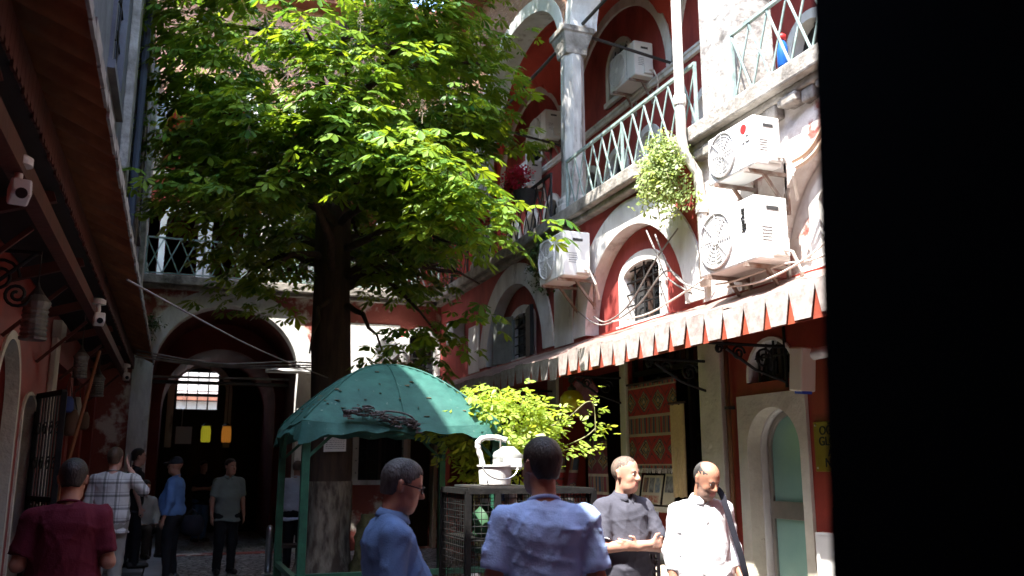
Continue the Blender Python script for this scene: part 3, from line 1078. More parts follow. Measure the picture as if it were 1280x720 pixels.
# ------------------------------------------------------------------ air conditioners
def ac_unit(label, X, ya, yb, z0, h, dep=0.36, logo=None, face='X', wall=XR, group="air conditioner units on the walls"):
    """outdoor unit on wall brackets; fan face looks along -X (or -Y)"""
    if face == 'X':
        base = (X + dep / 2, (ya + yb) / 2, z0)
        fr = lambda u, v, d: (X + d, yb - u, z0 + v)          # u from the far end to the near end
    else:
        base = ((ya + yb) / 2, X + dep / 2, z0)
        fr = lambda u, v, d: (ya + u, X + d, z0 + v)
    w = abs(yb - ya)
    t = thing("air_conditioner", label, "air conditioner", base, 0, group)
    q = MB()
    q.box((0, 0, 0), (w, h, dep), fr)
    q.build("casing", ACW, t, bevel=0.02)
    cu, cv, R = w * 0.34, h * 0.52, min(w * 0.32, h * 0.44)
    q = MB()
    ring = lambda r, d, m=28: [fr(cu + r * math.cos(2 * math.pi * k / m), cv + r * math.sin(2 * math.pi * k / m), d) for k in range(m)]
    N = 28
    prof = [(R * 1.06, -0.001), (R * 1.04, -0.022), (R * 0.98, -0.024), (R * 0.95, -0.008)]
    vs = [p for (r, d) in prof for p in ring(r, d)]
    q.add(vs, [(i * N + k, i * N + (k + 1) % N, (i + 1) * N + (k + 1) % N, (i + 1) * N + k) for i in range(len(prof) - 1) for k in range(N)])
    for j in range(5):
        r = R * (0.28 + 0.14 * j)
        q.tube([fr(cu + r * math.cos(a), cv + r * math.sin(a), -0.016) for a in np.linspace(0, 2 * math.pi, 25)], 0.004, 5)
    for k in range(8):
        a = 2 * math.pi * k / 8
        q.tube([fr(cu + R * 0.2 * math.cos(a), cv + R * 0.2 * math.sin(a), -0.018), fr(cu + R * math.cos(a), cv + R * math.sin(a), -0.016)], 0.005, 5)
    g_ = q.build("fan_grille", ACG, t)
    q = MB()
    q.add(ring(R * 0.97, -0.003), [tuple(range(N))])
    for k in range(3):                                         # fan blades behind the wires
        a = 2 * math.pi * k / 3 + 0.4
        pts = [fr(cu + R * rr * math.cos(a + aa), cv + R * rr * math.sin(a + aa), -0.006 - 0.008 * dd) for (rr, aa, dd) in ((0.15, -0.3, 0), (0.9, -0.35, 0), (0.92, 0.55, 1), (0.15, 0.6, 1))]
        q.add(pts, [(0, 1, 2, 3)])
    reparent(q.build("fan", pmat("fan_grey", (0.66, 0.65, 0.62), (0.58, 0.57, 0.55), 3, 0.5) if "fan_grey" not in MATS else MATS["fan_grey"], None), g_)
    q = MB()
    q.lathe([(R * 0.2, 0), (R * 0.2, 0.006), (R * 0.12, 0.012), (0.001, 0.014)], fr(cu, cv, -0.018), 14, axis=(Matrix.Rotation(-math.pi / 2, 3, 'Y') if face == 'X' else Matrix.Rotation(math.pi / 2, 3, 'X')))
    reparent(q.build("hub", ACW, None), g_)
    # side face: handle recess, service valves, seams
    q = MB()
    s = lambda d, v, o_: fr(w + o_, v, d)
    q.box((w + 0.001, h * 0.78, dep * 0.35), (w + 0.004, h * 0.84, dep * 0.72), fr)
    q.build("handle_recess", ACD, t)
    q = MB()
    for k in range(5):
        q.box((w + 0.0005, h * (0.30 + 0.05 * k), dep * 0.2), (w + 0.003, h * (0.31 + 0.05 * k), dep * 0.5), fr)
    q.build("vent_slots", ACD, t)
    q = MB()
    q.box((w * 0.70, 0.01, -0.003), (w * 0.705, h - 0.01, -0.0005), fr)
    q.build("panel_seam", ACD, t)
    q = MB()
    q.box((w + 0.001, h * 0.06, dep * 0.45), (w + 0.05, h * 0.34, dep * 0.9), fr)
    q.build("valve_cover", ACW, t, bevel=0.01)
    if logo:
        q = MB()
        if logo == 'LG':
            M = 24
            q.lathe([(0.045, 0), (0.045, 0.004)], fr(w * 0.80, h * 0.80, -0.004), 24, axis=Matrix.Rotation(math.pi / 2, 3, 'Y') if face == 'X' else Matrix.Rotation(math.pi / 2, 3, 'X'))
            q.build("emblem", REDINK, t)
            q = MB()
            q.text("LG", 0.10, lambda u, v, d: fr(w * 0.84 + u, h * 0.58 + v, -0.004 - d))
            q.build("lettering", ACG, t)
        else:
            q.text(logo, 0.085, lambda u, v, d: fr(w * 0.82 + v, h * 0.66 - u, -0.004 - d), bold=0.002)
            q.build("lettering", INK, t)
    bm_ = MATS.get("rusty_bracket") or pmat("rusty_bracket", (0.16, 0.08, 0.05), (0.3, 0.27, 0.24), 8, 0.7)
    for u in (w * 0.18, w * 0.82):
        q = MB()
        q.bar(fr(u, -0.02, -0.02), fr(u, -0.02, wall - X), 0.035)
        q.bar(fr(u, -0.02, dep * 0.6), fr(u, -0.38, wall - X - 0.005), 0.028)
        q.bar(fr(u, 0.1, wall - X - 0.015), fr(u, -0.4, wall - X - 0.015), 0.03)
        q.build("bracket", bm_, t)
    q = MB()
    q.tube([fr(w + 0.03, h * 0.16, dep * 0.7), fr(w + 0.12, h * 0.1, dep * 0.8), fr(w + 0.14, -0.12, dep), fr(w + 0.02, -0.3, wall - X - 0.03)], 0.016, 6)
    q.build("pipe", CABLEW, t)
    return t


ac_unit("white air conditioner with a round red emblem, mounted just under the near balcony", 4.74, 6.28, 7.02, 4.33, 0.48, 0.30, logo='LG')
ac_unit("large white air conditioner with vertical dark lettering, standing right above the striped awning", 4.72, 6.30, 7.22, 3.45, 0.60, 0.36, logo='arçelik')
ac_unit("white air conditioner on long struts between the two white wall arches", 4.66, 10.35, 11.18, 4.12, 0.62, 0.40)
ac_unit("air conditioner high in the upper gallery beside the arched window", 6.72, 11.95, 12.85, 8.02, 0.62, 0.36, wall=7.15)
ac_unit("air conditioner deep in the upper gallery seen left of the marble column", 6.72, 15.75, 16.6, 8.30, 0.62, 0.36, wall=7.15)
ac_unit("second gallery air conditioner hung lower than its neighbour behind the column", 6.70, 16.75, 17.55, 7.55, 0.60, 0.36, wall=7.15)
ac_unit("small white air conditioner on the sunlit patched wall behind the tree", YB - 0.42, 3.70, 4.42, 3.72, 0.52, 0.30, face='Y', wall=YB)

gb = thing("junction_box", "small grey box fixed to the far corner of the red wall", "junction box", (XR - 0.1, 16.6, 4.0))
q = MB()
q.box((XR - 0.25, 16.3, 4.0), (XR, 16.75, 4.45))
q.build("casing", ACG, gb, bevel=0.02)
q = MB()
q.box((XR - 0.256, 16.42, 4.22), (XR - 0.251, 16.62, 4.30))
q.build("label_plate", PAPER, gb)

# ------------------------------------------------------------------ fittings on the right wing
dp = thing("drainpipe", "tall pale drainpipe with joint collars running down beside the near balcony", "drainpipe", (5.0, 7.78, 4.0))
q = MB()
q.tube([(4.90, 7.74, 10.4), (4.90, 7.74, 5.15), (4.93, 7.74, 4.95), (5.08, 7.74, 4.75), (5.12, 7.74, 4.4), (5.12, 7.74, 3.5)], 0.055, 12)
q.build("pipe", PVC, dp, smooth=True)
for z in (9.3, 7.2, 5.5):
    q = MB()
    q.lathe([(0.066, 0), (0.07, 0.02), (0.07, 0.10), (0.066, 0.12)], (4.90, 7.74, z), 12)
    q.build("collar", PVC, dp, smooth=False)
q = MB()
q.lathe([(0.07, 0), (0.07, 0.1)], (5.12, 7.74, 4.3), 12)
q.build("collar", PVC, dp)

bp = thing("wall_pipe", "thin brown pipe running down the red wall beside the frosted door", "pipe", (XR, 7.47, 0))
q = MB()
q.tube([(5.15, 7.47, 2.95), (5.15, 7.47, 0.05)], 0.022, 8)
q.build("tube", pmat("brown_pipe", (0.22, 0.11, 0.05), (0.15, 0.08, 0.04), 5, 0.5), bp, smooth=True)
for z in (0.8, 2.2):
    q = MB()
    q.box((5.125, 7.435, z), (5.2, 7.505, z + 0.03))
    q.build("clip", IRON, bp)

lb = thing("wall_light", "pale box light on a short arm at the top of the frosted doorway", "wall light", (5.05, 6.32, 2.3))
q = MB()
M_ = Matrix.Rotation(0.12, 3, 'X')
q.obox((5.0, 6.14, 2.46), 0.075, 0.085, 0.19, M_)
q.build("housing", pmat("cream_housing", (0.62, 0.57, 0.47), None, rough=0.45), lb, bevel=0.015)
q = MB()
q.obox((4.985, 6.13, 2.26), 0.05, 0.05, 0.012, M_)
q.build("blue_sensor", BLUEP, lb)
q = MB()
q.tube([(5.05, 6.06, 2.58), (5.08, 5.92, 2.59), (5.2, 5.84, 2.59)], 0.05, 10)
q.build("arm", ACW, lb, smooth=True)

sg = thing("brass_sign", "yellow brass name plate with black lettering on the red wall by the black jamb", "sign", (XR - 0.02, 6.08, 1.6))
q = MB()
q.box((XR - 0.03, 5.72, 1.60), (XR - 0.01, 6.26, 2.02))
q.build("plate", YELLOWS, sg, bevel=0.004)
q = MB()
frS = lambda u, v, d: (XR - 0.031 - d, 6.00 - u, 1.81 + v)
for (s, z) in (("OĞURA", 0.13), ("GLOBAL", 0.04), ("A.Ş.", -0.05), ("No:18", -0.14)):
    q.text(s, 0.105, lambda u, v, d, z=z: frS(u, v + z, d), bold=0.001)
q.build("lettering", INK, sg)
q = MB()
for (u, v) in ((5.75, 1.63), (5.75, 1.99), (6.23, 1.63), (6.23, 1.99)):
    q.lathe([(0.009, 0), (0.009, 0.006), (0.003, 0.008)], (XR - 0.03, u, v), 8, axis=Matrix.Rotation(-math.pi / 2, 3, 'Y'))
q.build("screw", STEEL, sg)

eb = thing("meter_box", "white metal meter box low on the red wall beside the frosted door", "meter box", (XR - 0.05, 6.12, 0.6))
q = MB()
q.box((XR - 0.09, 5.75, 0.62), (XR, 6.26, 1.10))
q.build("casing", ACW, eb, bevel=0.01)
q = MB()
q.box((XR - 0.096, 5.78, 0.65), (XR - 0.0905, 6.23, 1.07))
q.build("lid", ACW, eb, bevel=0.004)
q = MB()
q.box((XR - 0.106, 5.85, 0.84), (XR - 0.0965, 5.90, 0.88))
q.build("latch", INK, eb)


# kilim, linen cloth, prints in the shop window
def kilim_material(name, seed, base):
    """woven bands: lozenges, comb borders and stripes from object coordinates (u = Y, v = Z)"""
    m = bpy.data.materials.new(name)
    m.use_nodes = True
    n, l = m.node_tree.nodes, m.node_tree.links
    b = n["Principled BSDF"]
    b.inputs["Roughness"].default_value = 0.95
    tc = n.new("ShaderNodeTexCoord")
    sp = n.new("ShaderNodeSeparateXYZ")
    l.new(tc.outputs["Object"], sp.inputs[0])

    def mth(op, a, c=None, e=None):
        x = n.new("ShaderNodeMath")
        x.operation = op
        for i, q_ in enumerate((a, c, e)):
            if q_ is None:
                continue
            if isinstance(q_, (int, float)):
                x.inputs[i].default_value = q_
            else:
                l.new(q_, x.inputs[i])
        return x.outputs[0]
    U, V = sp.outputs[1], sp.outputs[2]
    # stepped coordinates give the woven, pixel-like edge
    Us = mth('MULTIPLY', mth('ROUND', mth('MULTIPLY', U, 60)), 1 / 60)
    Vs = mth('MULTIPLY', mth('ROUND', mth('MULTIPLY', V, 60)), 1 / 60)
    cell = 0.33
    uu = mth('ABSOLUTE', mth('SUBTRACT', mth('FRACT', mth('MULTIPLY', Us, 1 / cell)), 0.5))
    per = 0.56
    vv = mth('ABSOLUTE', mth('SUBTRACT', mth('FRACT', mth('MULTIPLY', Vs, 1 / per)), 0.5))
    loz = mth('ADD', uu, mth('MULTIPLY', vv, 1.9))
    rmp = n.new("ShaderNodeValToRGB")
    rmp.color_ramp.interpolation = 'CONSTANT'
    cols = [(0.0, (0.28, 0.2, 0.11)), (0.10, (0.05, 0.07, 0.06)), (0.18, (0.25, 0.13, 0.04)), (0.26, (0.03, 0.025, 0.03)), (0.33, (0.26, 0.19, 0.11)),
            (0.38, (0.06, 0.05, 0.05)), (0.44, base), (0.62, (0.09, 0.02, 0.02)), (0.68, base)]
    e = rmp.color_ramp.elements
    while len(e) < len(cols):
        e.new(0.5)
    for k, (p_, c_) in enumerate(cols):
        e[k].position = p_
        e[k].color = (*c_, 1)
    l.new(loz, rmp.inputs[0])
    # comb bands near the lozenge rows' ends
    wv = mth('FRACT', mth('MULTIPLY', Us, 1 / 0.11))
    cb = n.new("ShaderNodeValToRGB")
    cb.color_ramp.interpolation = 'CONSTANT'
    e = cb.color_ramp.elements
    cc = [(0.0, base), (0.22, (0.15, 0.10, 0.06)), (0.36, (0.04, 0.05, 0.07)), (0.62, (0.22, 0.11, 0.05)), (0.78, (0.15, 0.12, 0.09))]
    while len(e) < len(cc):
        e.new(0.5)
    for k, (p_, c_) in enumerate(cc):
        e[k].position = p_
        e[k].color = (*c_, 1)
    l.new(wv, cb.inputs[0])
    band = mth('GREATER_THAN', vv, 0.31)
    edge = mth('GREATER_THAN', mth('ABSOLUTE', mth('SUBTRACT', vv, 0.31)), 0.022)
    mx = n.new("ShaderNodeMix")
    mx.data_type = 'RGBA'
    l.new(band, mx.inputs[0])
    l.new(rmp.outputs[0], mx.inputs[6])
    l.new(cb.outputs[0], mx.inputs[7])
    m2 = n.new("ShaderNodeMix")
    m2.data_type = 'RGBA'
    m2.inputs[6].default_value = (0.30, 0.24, 0.17, 1)
    l.new(edge, m2.inputs[0])
    l.new(mx.outputs[2], m2.inputs[7])
    l.new(m2.outputs[2], b.inputs["Base Color"])
    return m


KIL = kilim_material("woven_kilim", 1, (0.26, 0.018, 0.014))


def hung_cloth(name, label, cat, Xc, ya, yb, z0, z1, mat, fringe=None, wav=0.01, rod=True):
    t = thing(name, label, cat, (Xc, (ya + yb) / 2, (z0 + z1) / 2))
    q = MB()
    nu, nv = 26, 20
    vs = []
    for s_ in (0, 1):
        for j in range(nv + 1):
            for i in range(nu + 1):
                u = ya + (yb - ya) * i / nu
                v = z0 + (z1 - z0) * j / nv
                vs.append((Xc + s_ * 0.012 + wav * math.sin(i * 0.8 + j * 0.15) * (1.2 - j / nv), u, v + 0.008 * math.sin(i * 0.5)))
    N = (nu + 1) * (nv + 1)
    fs = []
    for j in range(nv):
        for i in range(nu):
            a = j * (nu + 1) + i
            fs.append((a, a + 1, a + nu + 2, a + nu + 1))
            fs.append((a + N, a + nu + 1 + N, a + nu + 2 + N, a + 1 + N))
    q.add(vs, fs)
    q.build("cloth", mat, t, smooth=True, fix=False)
    if fringe:
        q = MB()
        k = 0
        u = ya
        while u < yb:
            q.tube([(Xc + 0.006, u, z0), (Xc + 0.004 + 0.01 * math.sin(k), u + 0.006 * math.sin(k * 2.3), z0 - 0.055)], 0.004, 4)
            u += 0.022
            k += 1
        q.build("fringe", fringe, t)
    if rod:
        q = MB()
        q.tube([(Xc, ya - 0.03, z1 + 0.015), (Xc, yb + 0.03, z1 + 0.015)], 0.014, 8)
        q.build("rod", DARKW, t)
    return t


hung_cloth("kilim", "red woven kilim with lozenge bands hanging in the shop window", "rug", 5.16, 8.48, 9.58, 1.62, 2.60, KIL, CABLEW)
hung_cloth("linen_cloth", "plain beige linen runner hanging from a stick beside the red kilim", "cloth", 5.06, 8.17, 8.44, 1.32, 2.30, CLOTHB, None, 0.006)
# prints on the sill
PR = [pmat("print_" + nm, c, c2, 14, 0.6) for nm, c, c2 in (("blue", (0.12, 0.16, 0.22), (0.4, 0.36, 0.3)), ("brown", (0.25, 0.12, 0.06), (0.05, 0.05, 0.06)), ("grey", (0.3, 0.3, 0.3), (0.08, 0.07, 0.07)))]
for i, (ya, yb, z0, h, lab) in enumerate(((9.36, 9.55, 1.22, 0.34, "tall framed print standing at the left end of the shop sill"),
                                        (8.86, 9.30, 1.22, 0.32, "wide poster of small pictures with red lettering on the shop sill"),
                                        (8.56, 8.80, 1.22, 0.34, "narrow poster on the shop sill close to the beige cloth"))):
    t = thing("poster", lab, "poster", (5.2, (ya + yb) / 2, z0), 0, "posters on the shop sill")
    q = MB()
    q.add([(5.13, ya, z0), (5.13, yb, z0), (5.19, yb, z0 + h), (5.19, ya, z0 + h), (5.14, ya, z0), (5.14, yb, z0), (5.20, yb, z0 + h), (5.20, ya, z0 + h)],
          [(0, 1, 2, 3), (7, 6, 5, 4), (0, 4, 5, 1), (1, 5, 6, 2), (2, 6, 7, 3), (3, 7, 4, 0)])
    q.build("sheet", pmat("poster_paper", (0.50, 0.42, 0.30), (0.42, 0.36, 0.27), 4, 0.7) if "poster_paper" not in MATS else MATS["poster_paper"], t)
    fp = lambda u, v, d: (5.13 + 0.06 * v / h - 0.003 - d, yb - u, z0 + v)
    w = yb - ya
    k = 3 if w > 0.3 else 1
    for j in range(k):
        q = MB()
        a = 0.03 + j * (w - 0.03) / k
        q.box((a, h * 0.40, 0.0), (a + (w - 0.03) / k - 0.03, h * 0.92, 0.002), fp)
        q.build("picture", PR[(i + j) % 3], t)
    if k == 3:
        q = MB()
        q.box((0.03, h * 0.06, 0.0), (w - 0.03, h * 0.30, 0.002), fp)
        q.build("red_band", pmat("poster_red", (0.3, 0.04, 0.03), (0.45, 0.36, 0.26), 40, 0.7), t)

# things hanging in the shops further along
ln = thing("paper_lantern", "round yellow glass lantern hanging under the awning", "lantern", (4.55, 9.9, 2.3))
q = MB()
q.lathe([(0.05, -0.13), (0.10, -0.11), (0.145, -0.04), (0.15, 0.0), (0.14, 0.05), (0.09, 0.115), (0.045, 0.13)], (4.55, 9.9, 2.43), 20)
q.build("globe", pmat("yellow_glass", (0.50, 0.42, 0.02), (0.36, 0.30, 0.015), 9, 0.3, trans=(0.7, 0.6, 0.05, 0.35)), ln, smooth=True)
q = MB()
q.lathe([(0.05, 0.13), (0.055, 0.16), (0.02, 0.19), (0.01, 0.22)], (4.55, 9.9, 2.43), 12)
q.tube([(4.55, 9.9, 2.62), (4.55, 9.9, 2.92)], 0.006, 6)
q.build("cap", IRON, ln)
pk = thing("shirt", "dusty pink tee shirt hung in the shop doorway behind the yellow lantern", "shirt", (5.02, 10.45, 2.3))
q = MB()
q.plate(lambda u, v, d: (5.02 + d + 0.01 * math.sin(u * 40), u, v), [(10.30, 2.28), (10.80, 2.28), (10.80, 2.55), (10.90, 2.50), (10.96, 2.60), (10.78, 2.76), (10.63, 2.76), (10.55, 2.72), (10.47, 2.76), (10.32, 2.76), (10.14, 2.60), (10.20, 2.50), (10.30, 2.55)], [], 0, 0.02)
q.build("cloth", pmat("dusty_pink_cotton", (0.42, 0.14, 0.17), (0.5, 0.25, 0.27), 14, 0.9), pk)
q = MB()
q.tube([(5.03, 10.40, 2.77), (5.03, 10.55, 2.82), (5.03, 10.70, 2.77)], 0.006, 6)
q.tube([(5.03, 10.55, 2.82), (5.03, 10.55, 2.92)], 0.005, 6)
q.build("hanger", IRON, pk)
KIL2 = kilim_material("dark_woven_kilim", 2, (0.13, 0.02, 0.03))
hung_cloth("kilim", "dark patterned kilim draped on the wall behind the folded arms man", "rug", 4.98, 9.85, 10.35, 0.9, 1.95, KIL2, None, 0.02)
for i, (x, y, a) in enumerate(((5.0, 10.9, 0.0), (4.97, 11.15, 0.1), (4.95, 11.35, -0.06))):
    t = thing("rolled_rug", ["slim rolled red rug leaning by the shop opening", "rolled brown rug leaning between two other rolls", "rolled dark rug leaning nearest the cream pier"][i], "rug", (x, y, 0.0), 0, "rolled rugs leaning by the shop")
    q = MB()
    q.tube([(x - 0.25, y, 0.0), (x + 0.05, y + a, 1.75)], 0.06, 12)
    q.build("roll", [KIL2, KIL, pmat("brown_wool", (0.16, 0.09, 0.05), (0.08, 0.05, 0.03), 12, 0.9)][i], t)
    q = MB()
    q.tube([(x - 0.04, y + a * 0.7, 1.2), (x - 0.03, y + a * 0.7, 1.23)], 0.066, 12)
    q.build("tie", CABLEW, t)
# folded textiles on the ground by the shop
FAB = [pmat("folded_" + nm, c, c2, sc_, 0.95, 0.3, 30) for nm, c, c2, sc_ in (("cream_wool", (0.62, 0.56, 0.46), (0.45, 0.36, 0.25), 7), ("russet_wool", (0.34, 0.16, 0.08), (0.5, 0.40, 0.3), 9), ("black_wool", (0.05, 0.045, 0.04), (0.02, 0.02, 0.02), 6), ("ochre_wool", (0.45, 0.30, 0.12), (0.3, 0.2, 0.1), 6))]
for i, (z, w, k, lab) in enumerate(((0.0, 0.62, 3, "ochre folded rug at the bottom of the pile by the shop"), (0.30, 0.58, 1, "russet folded rug in the middle of the pile by the shop"),
                                   (0.55, 0.60, 0, "cream folded rug near the top of the pile by the shop"), (0.76, 0.5, 2, "black folded rug crumpled on top of the pile"))):
    t = MB()
    n = 20
    h = [0.29, 0.24, 0.20, 0.14][i]
    vs = []
    for j in range(n + 1):
        y = 7.05 + (w + 0.35) * j / n
        for (dx, dz) in ((-0.02, 0.02), (-0.045, 0.3), (-0.045, 0.7), (-0.02, 0.97), (0.3, 1.03), (0.55, 0.95), (0.58, 0.5), (0.55, 0.02)):
            vs.append((4.32 + dx - 0.02 * math.sin(j * 0.9 + i), y, z + h * dz + 0.015 * math.sin(j * 0.7 + dx * 9 + i * 2)))
    t.add(vs, [(j * 8 + a, j * 8 + (a + 1) % 8, (j + 1) * 8 + (a + 1) % 8, (j + 1) * 8 + a) for j in range(n) for a in range(8)] + [tuple(range(7, -1, -1)), tuple(n * 8 + a for a in range(8))])
    tag(t.build("folded_rug", FAB[k if k != 3 else 3], smooth=True, loc=(4.6, 7.5, z)), lab, "rug", "folded rugs piled by the shop")

# ------------------------------------------------------------------ balcony things
bt = thing("blue_canister", "blue canister with a red cap standing behind the near balcony railing", "canister", (5.40, 6.62, 5.28))
q = MB()
q.lathe([(0.04, 0.0), (0.055, 0.02), (0.055, 0.22), (0.04, 0.27), (0.022, 0.30)], (5.40, 6.62, 5.52), 16)
q.build("body", pmat("blue_enamel", (0.02, 0.12, 0.45), (0.015, 0.09, 0.35), 6, 0.3), bt, smooth=True)
q = MB()
q.lathe([(0.025, 0.30), (0.045, 0.31), (0.045, 0.35), (0.02, 0.37)], (5.40, 6.62, 5.52), 14)
q.build("cap", REDINK, bt, smooth=True)
q = MB()
q.lathe([(0.09, 0.0), (0.09, 0.03), (0.03, 0.04), (0.03, 0.25)], (5.40, 6.62, 5.27), 12)
q.build("stand", IRON, bt)

CBL = [
    ("bundle of thin grey cables sagging across the arch window above the awning", CABLE, [[(5.12, 10.4, 3.6), (5.05, 9.9, 3.45), (5.0, 9.2, 3.55), (5.02, 8.6, 3.95), (5.1, 8.2, 4.25)], [(5.12, 10.9, 3.75), (5.04, 10.0, 3.42), (5.0, 9.0, 3.5), (5.05, 8.4, 3.8), (5.1, 8.0, 3.5)],
                                                                                       [(5.1, 8.9, 4.4), (5.0, 8.5, 4.0), (5.0, 8.3, 3.7), (5.05, 7.9, 3.45)], [(5.1, 8.7, 4.3), (5.02, 8.35, 3.9), (4.98, 8.0, 3.6), (5.0, 7.6, 3.42)]]),
    ("pale insulated pipes sweeping across the near wall beside the top air conditioner", BAMB, [[(5.0, 6.1, 4.32), (5.1, 5.95, 4.42), (5.16, 5.6, 4.75), (5.16, 5.0, 4.86), (5.16, 4.2, 4.86)], [(5.02, 6.08, 4.26), (5.1, 5.9, 4.36), (5.16, 5.55, 4.68), (5.16, 5.0, 4.79), (5.16, 4.2, 4.79)]]),
    ("tangle of loose cables lying on the top of the awning", CABLEW, [[(5.1, 5.3, 3.5), (4.95, 5.8, 3.36), (5.0, 6.3, 3.42), (4.9, 6.9, 3.38), (5.02, 7.4, 3.45)], [(5.15, 5.6, 3.7), (4.98, 5.9, 3.42), (4.85, 6.4, 3.28), (4.95, 7.1, 3.36)],
                                                                      [(5.1, 7.6, 3.6), (4.98, 8.2, 3.42), (5.05, 8.9, 3.38), (4.98, 9.6, 3.40)]]),
]
def smoothpath(pts, n=8):
    P = [Vector(p) for p in pts]
    out = []
    for i in range(len(P) - 1):
        a, b, c, d = P[max(i - 1, 0)], P[i], P[i + 1], P[min(i + 2, len(P) - 1)]
        for k in range(n):
            t = k / n
            out.append(0.5 * ((2 * b) + (c - a) * t + (2 * a - 5 * b + 4 * c - d) * t * t + (3 * b - a - 3 * c + d) * t ** 3))
    out.append(P[-1])
    return out
for lab, m, paths in CBL:
    q = MB()
    for p_ in paths:
        q.tube(smoothpath(p_), 0.020 if m is BAMB else 0.010, 6)
    tag(q.build("cable", m, loc=paths[0][0]), lab, "cable")
q = MB()
q.tube(smoothpath([(-0.5, 8.5, 3.3), (0.8, 10.7, 3.02), (2.1, 13.36, 2.95)]), 0.009, 6)
tag(q.build("cable", CABLE, loc=(-0.5, 8.5, 3.3)), "single thin cable strung from the left eaves to the tree trunk", "cable")
q = MB()
for dz in (0.0, 0.06, -0.05):
    q.tube(smoothpath([(-0.7, 16.0, 3.5 + dz), (0.6, 16.6, 3.42 + dz * 0.5), (2.0, 17.0, 3.52 + dz), (3.2, 17.6, 3.6)]), 0.018, 6)
tag(q.build("cable", CABLE, loc=(0, 16.0, 3.4)), "sagging bunch of cables crossing in front of the vaulted gateway", "cable")

# ------------------------------------------------------------------ left arcade fittings
def camera_fixture(loc, rz, label):
    t = thing("security_camera", label, "camera", loc, rz, "white cameras under the left eaves")
    q = MB()
    q.lathe([(0.085, 0.0), (0.085, 0.05), (0.05, 0.07)], (0, 0, -0.07), 18)
    q.build("mount", ACW, t, local=True)
    q = MB()
    q.tube([(0, 0, -0.06), (0.01, 0, -0.14), (0, 0, -0.2)], 0.026, 10)
    q.build("arm", ACW, t, local=True, smooth=True)
    q = MB()
    q.obox((0.02, -0.03, -0.25), 0.06, 0.075, 0.06, Matrix.Rotation(-0.3, 3, 'X'))
    q.build("body", ACW, t, local=True, bevel=0.015)
    q = MB()
    q.lathe([(0.035, 0), (0.035, 0.01)], (0.02, -0.108, -0.275), 14, axis=Matrix.Rotation(math.pi / 2 + 0.3, 3, 'X'))
    q.build("lens", GLASSD, t, local=True)
    t.scale = (0.82, 0.82, 0.82)
    return t
camera_fixture((-0.86, 4.98, 3.24), 0.3, "white box camera hanging from the red brown beam, nearest to the viewer")
camera_fixture((-0.78, 9.25, 3.24), 0.2, "small white camera further along the eaves, above the plaid shirt man")
camera_fixture((-0.80, 15.2, 3.24), 0.2, "tiny white camera at the far dark end of the eaves")


def hanging_lantern(loc, label, s=1.0):
    t = thing("hanging_lantern", label, "lantern", loc, 0, "metal lanterns along the left arcade")
    q = MB()
    q.lathe([(0.10 * s, 0), (0.105 * s, 0.02)] + [(0.10 * s if k % 2 else 0.088 * s, 0.03 + 0.018 * k * s) for k in range(14)] + [(0.11 * s, 0.30 * s), (0.06 * s, 0.36 * s)], (0, 0, 0), 14)
    q.build("shade", pmat("pewter", (0.22, 0.21, 0.19), (0.12, 0.12, 0.11), 6, 0.5, metal=0.5) if "pewter" not in MATS else MATS["pewter"], t, local=True)
    q = MB()
    q.lathe([(0.06 * s, 0.36 * s), (0.02 * s, 0.42 * s), (0.008, 0.46 * s)], (0, 0, 0), 10)
    q.tube([(0, 0, 0.45 * s), (0, 0, 0.72)], 0.006, 6)
    q.build("cap", IRON, t, local=True)
    return t
hanging_lantern((-1.10, 7.75, 2.62), "ribbed grey metal lantern hanging by the red wall, nearest to the viewer")
hanging_lantern((-1.05, 11.0, 2.62), "ribbed lantern hanging by the cream pier on the left", 0.8)
hanging_lantern((-1.00, 12.9, 2.55), "dim ribbed lantern beyond the cream pier in the dark arcade", 0.8)
q = MB()
for (cx, cz, r, s_) in ((-1.2, 2.92, 0.13, 1), (-1.08, 2.80, 0.09, -1), (-1.28, 2.76, 0.08, 1)):
    q.tube([(cx + r * math.cos(t * 0.45 * s_) * (1 - t / 30), 6.72, cz + r * math.sin(t * 0.45 * s_) * (1 - t / 30)) for t in range(26)], 0.012, 6)
q.tube([(-1.39, 6.72, 2.7), (-0.98, 6.72, 3.1)], 0.014, 6)
q.tube([(-1.39, 6.72, 3.1), (-0.95, 6.72, 3.1)], 0.014, 6)
tag(q.build("scroll_bracket", BLACK, loc=(-1.2, 6.72, 2.8)), "curled black iron bracket near the left edge under the eaves", "bracket")
q = MB()
q.tube([(-1.32, 12.1, 0.9), (-0.98, 12.4, 3.1)], 0.022, 8)
tag(q.build("wooden_pole", pmat("orange_wood", (0.30, 0.10, 0.04), (0.22, 0.08, 0.03), 5, 0.6), loc=(-1.32, 12.1, 0.1)), "reddish wooden pole leaning by the cream pier", "pole")
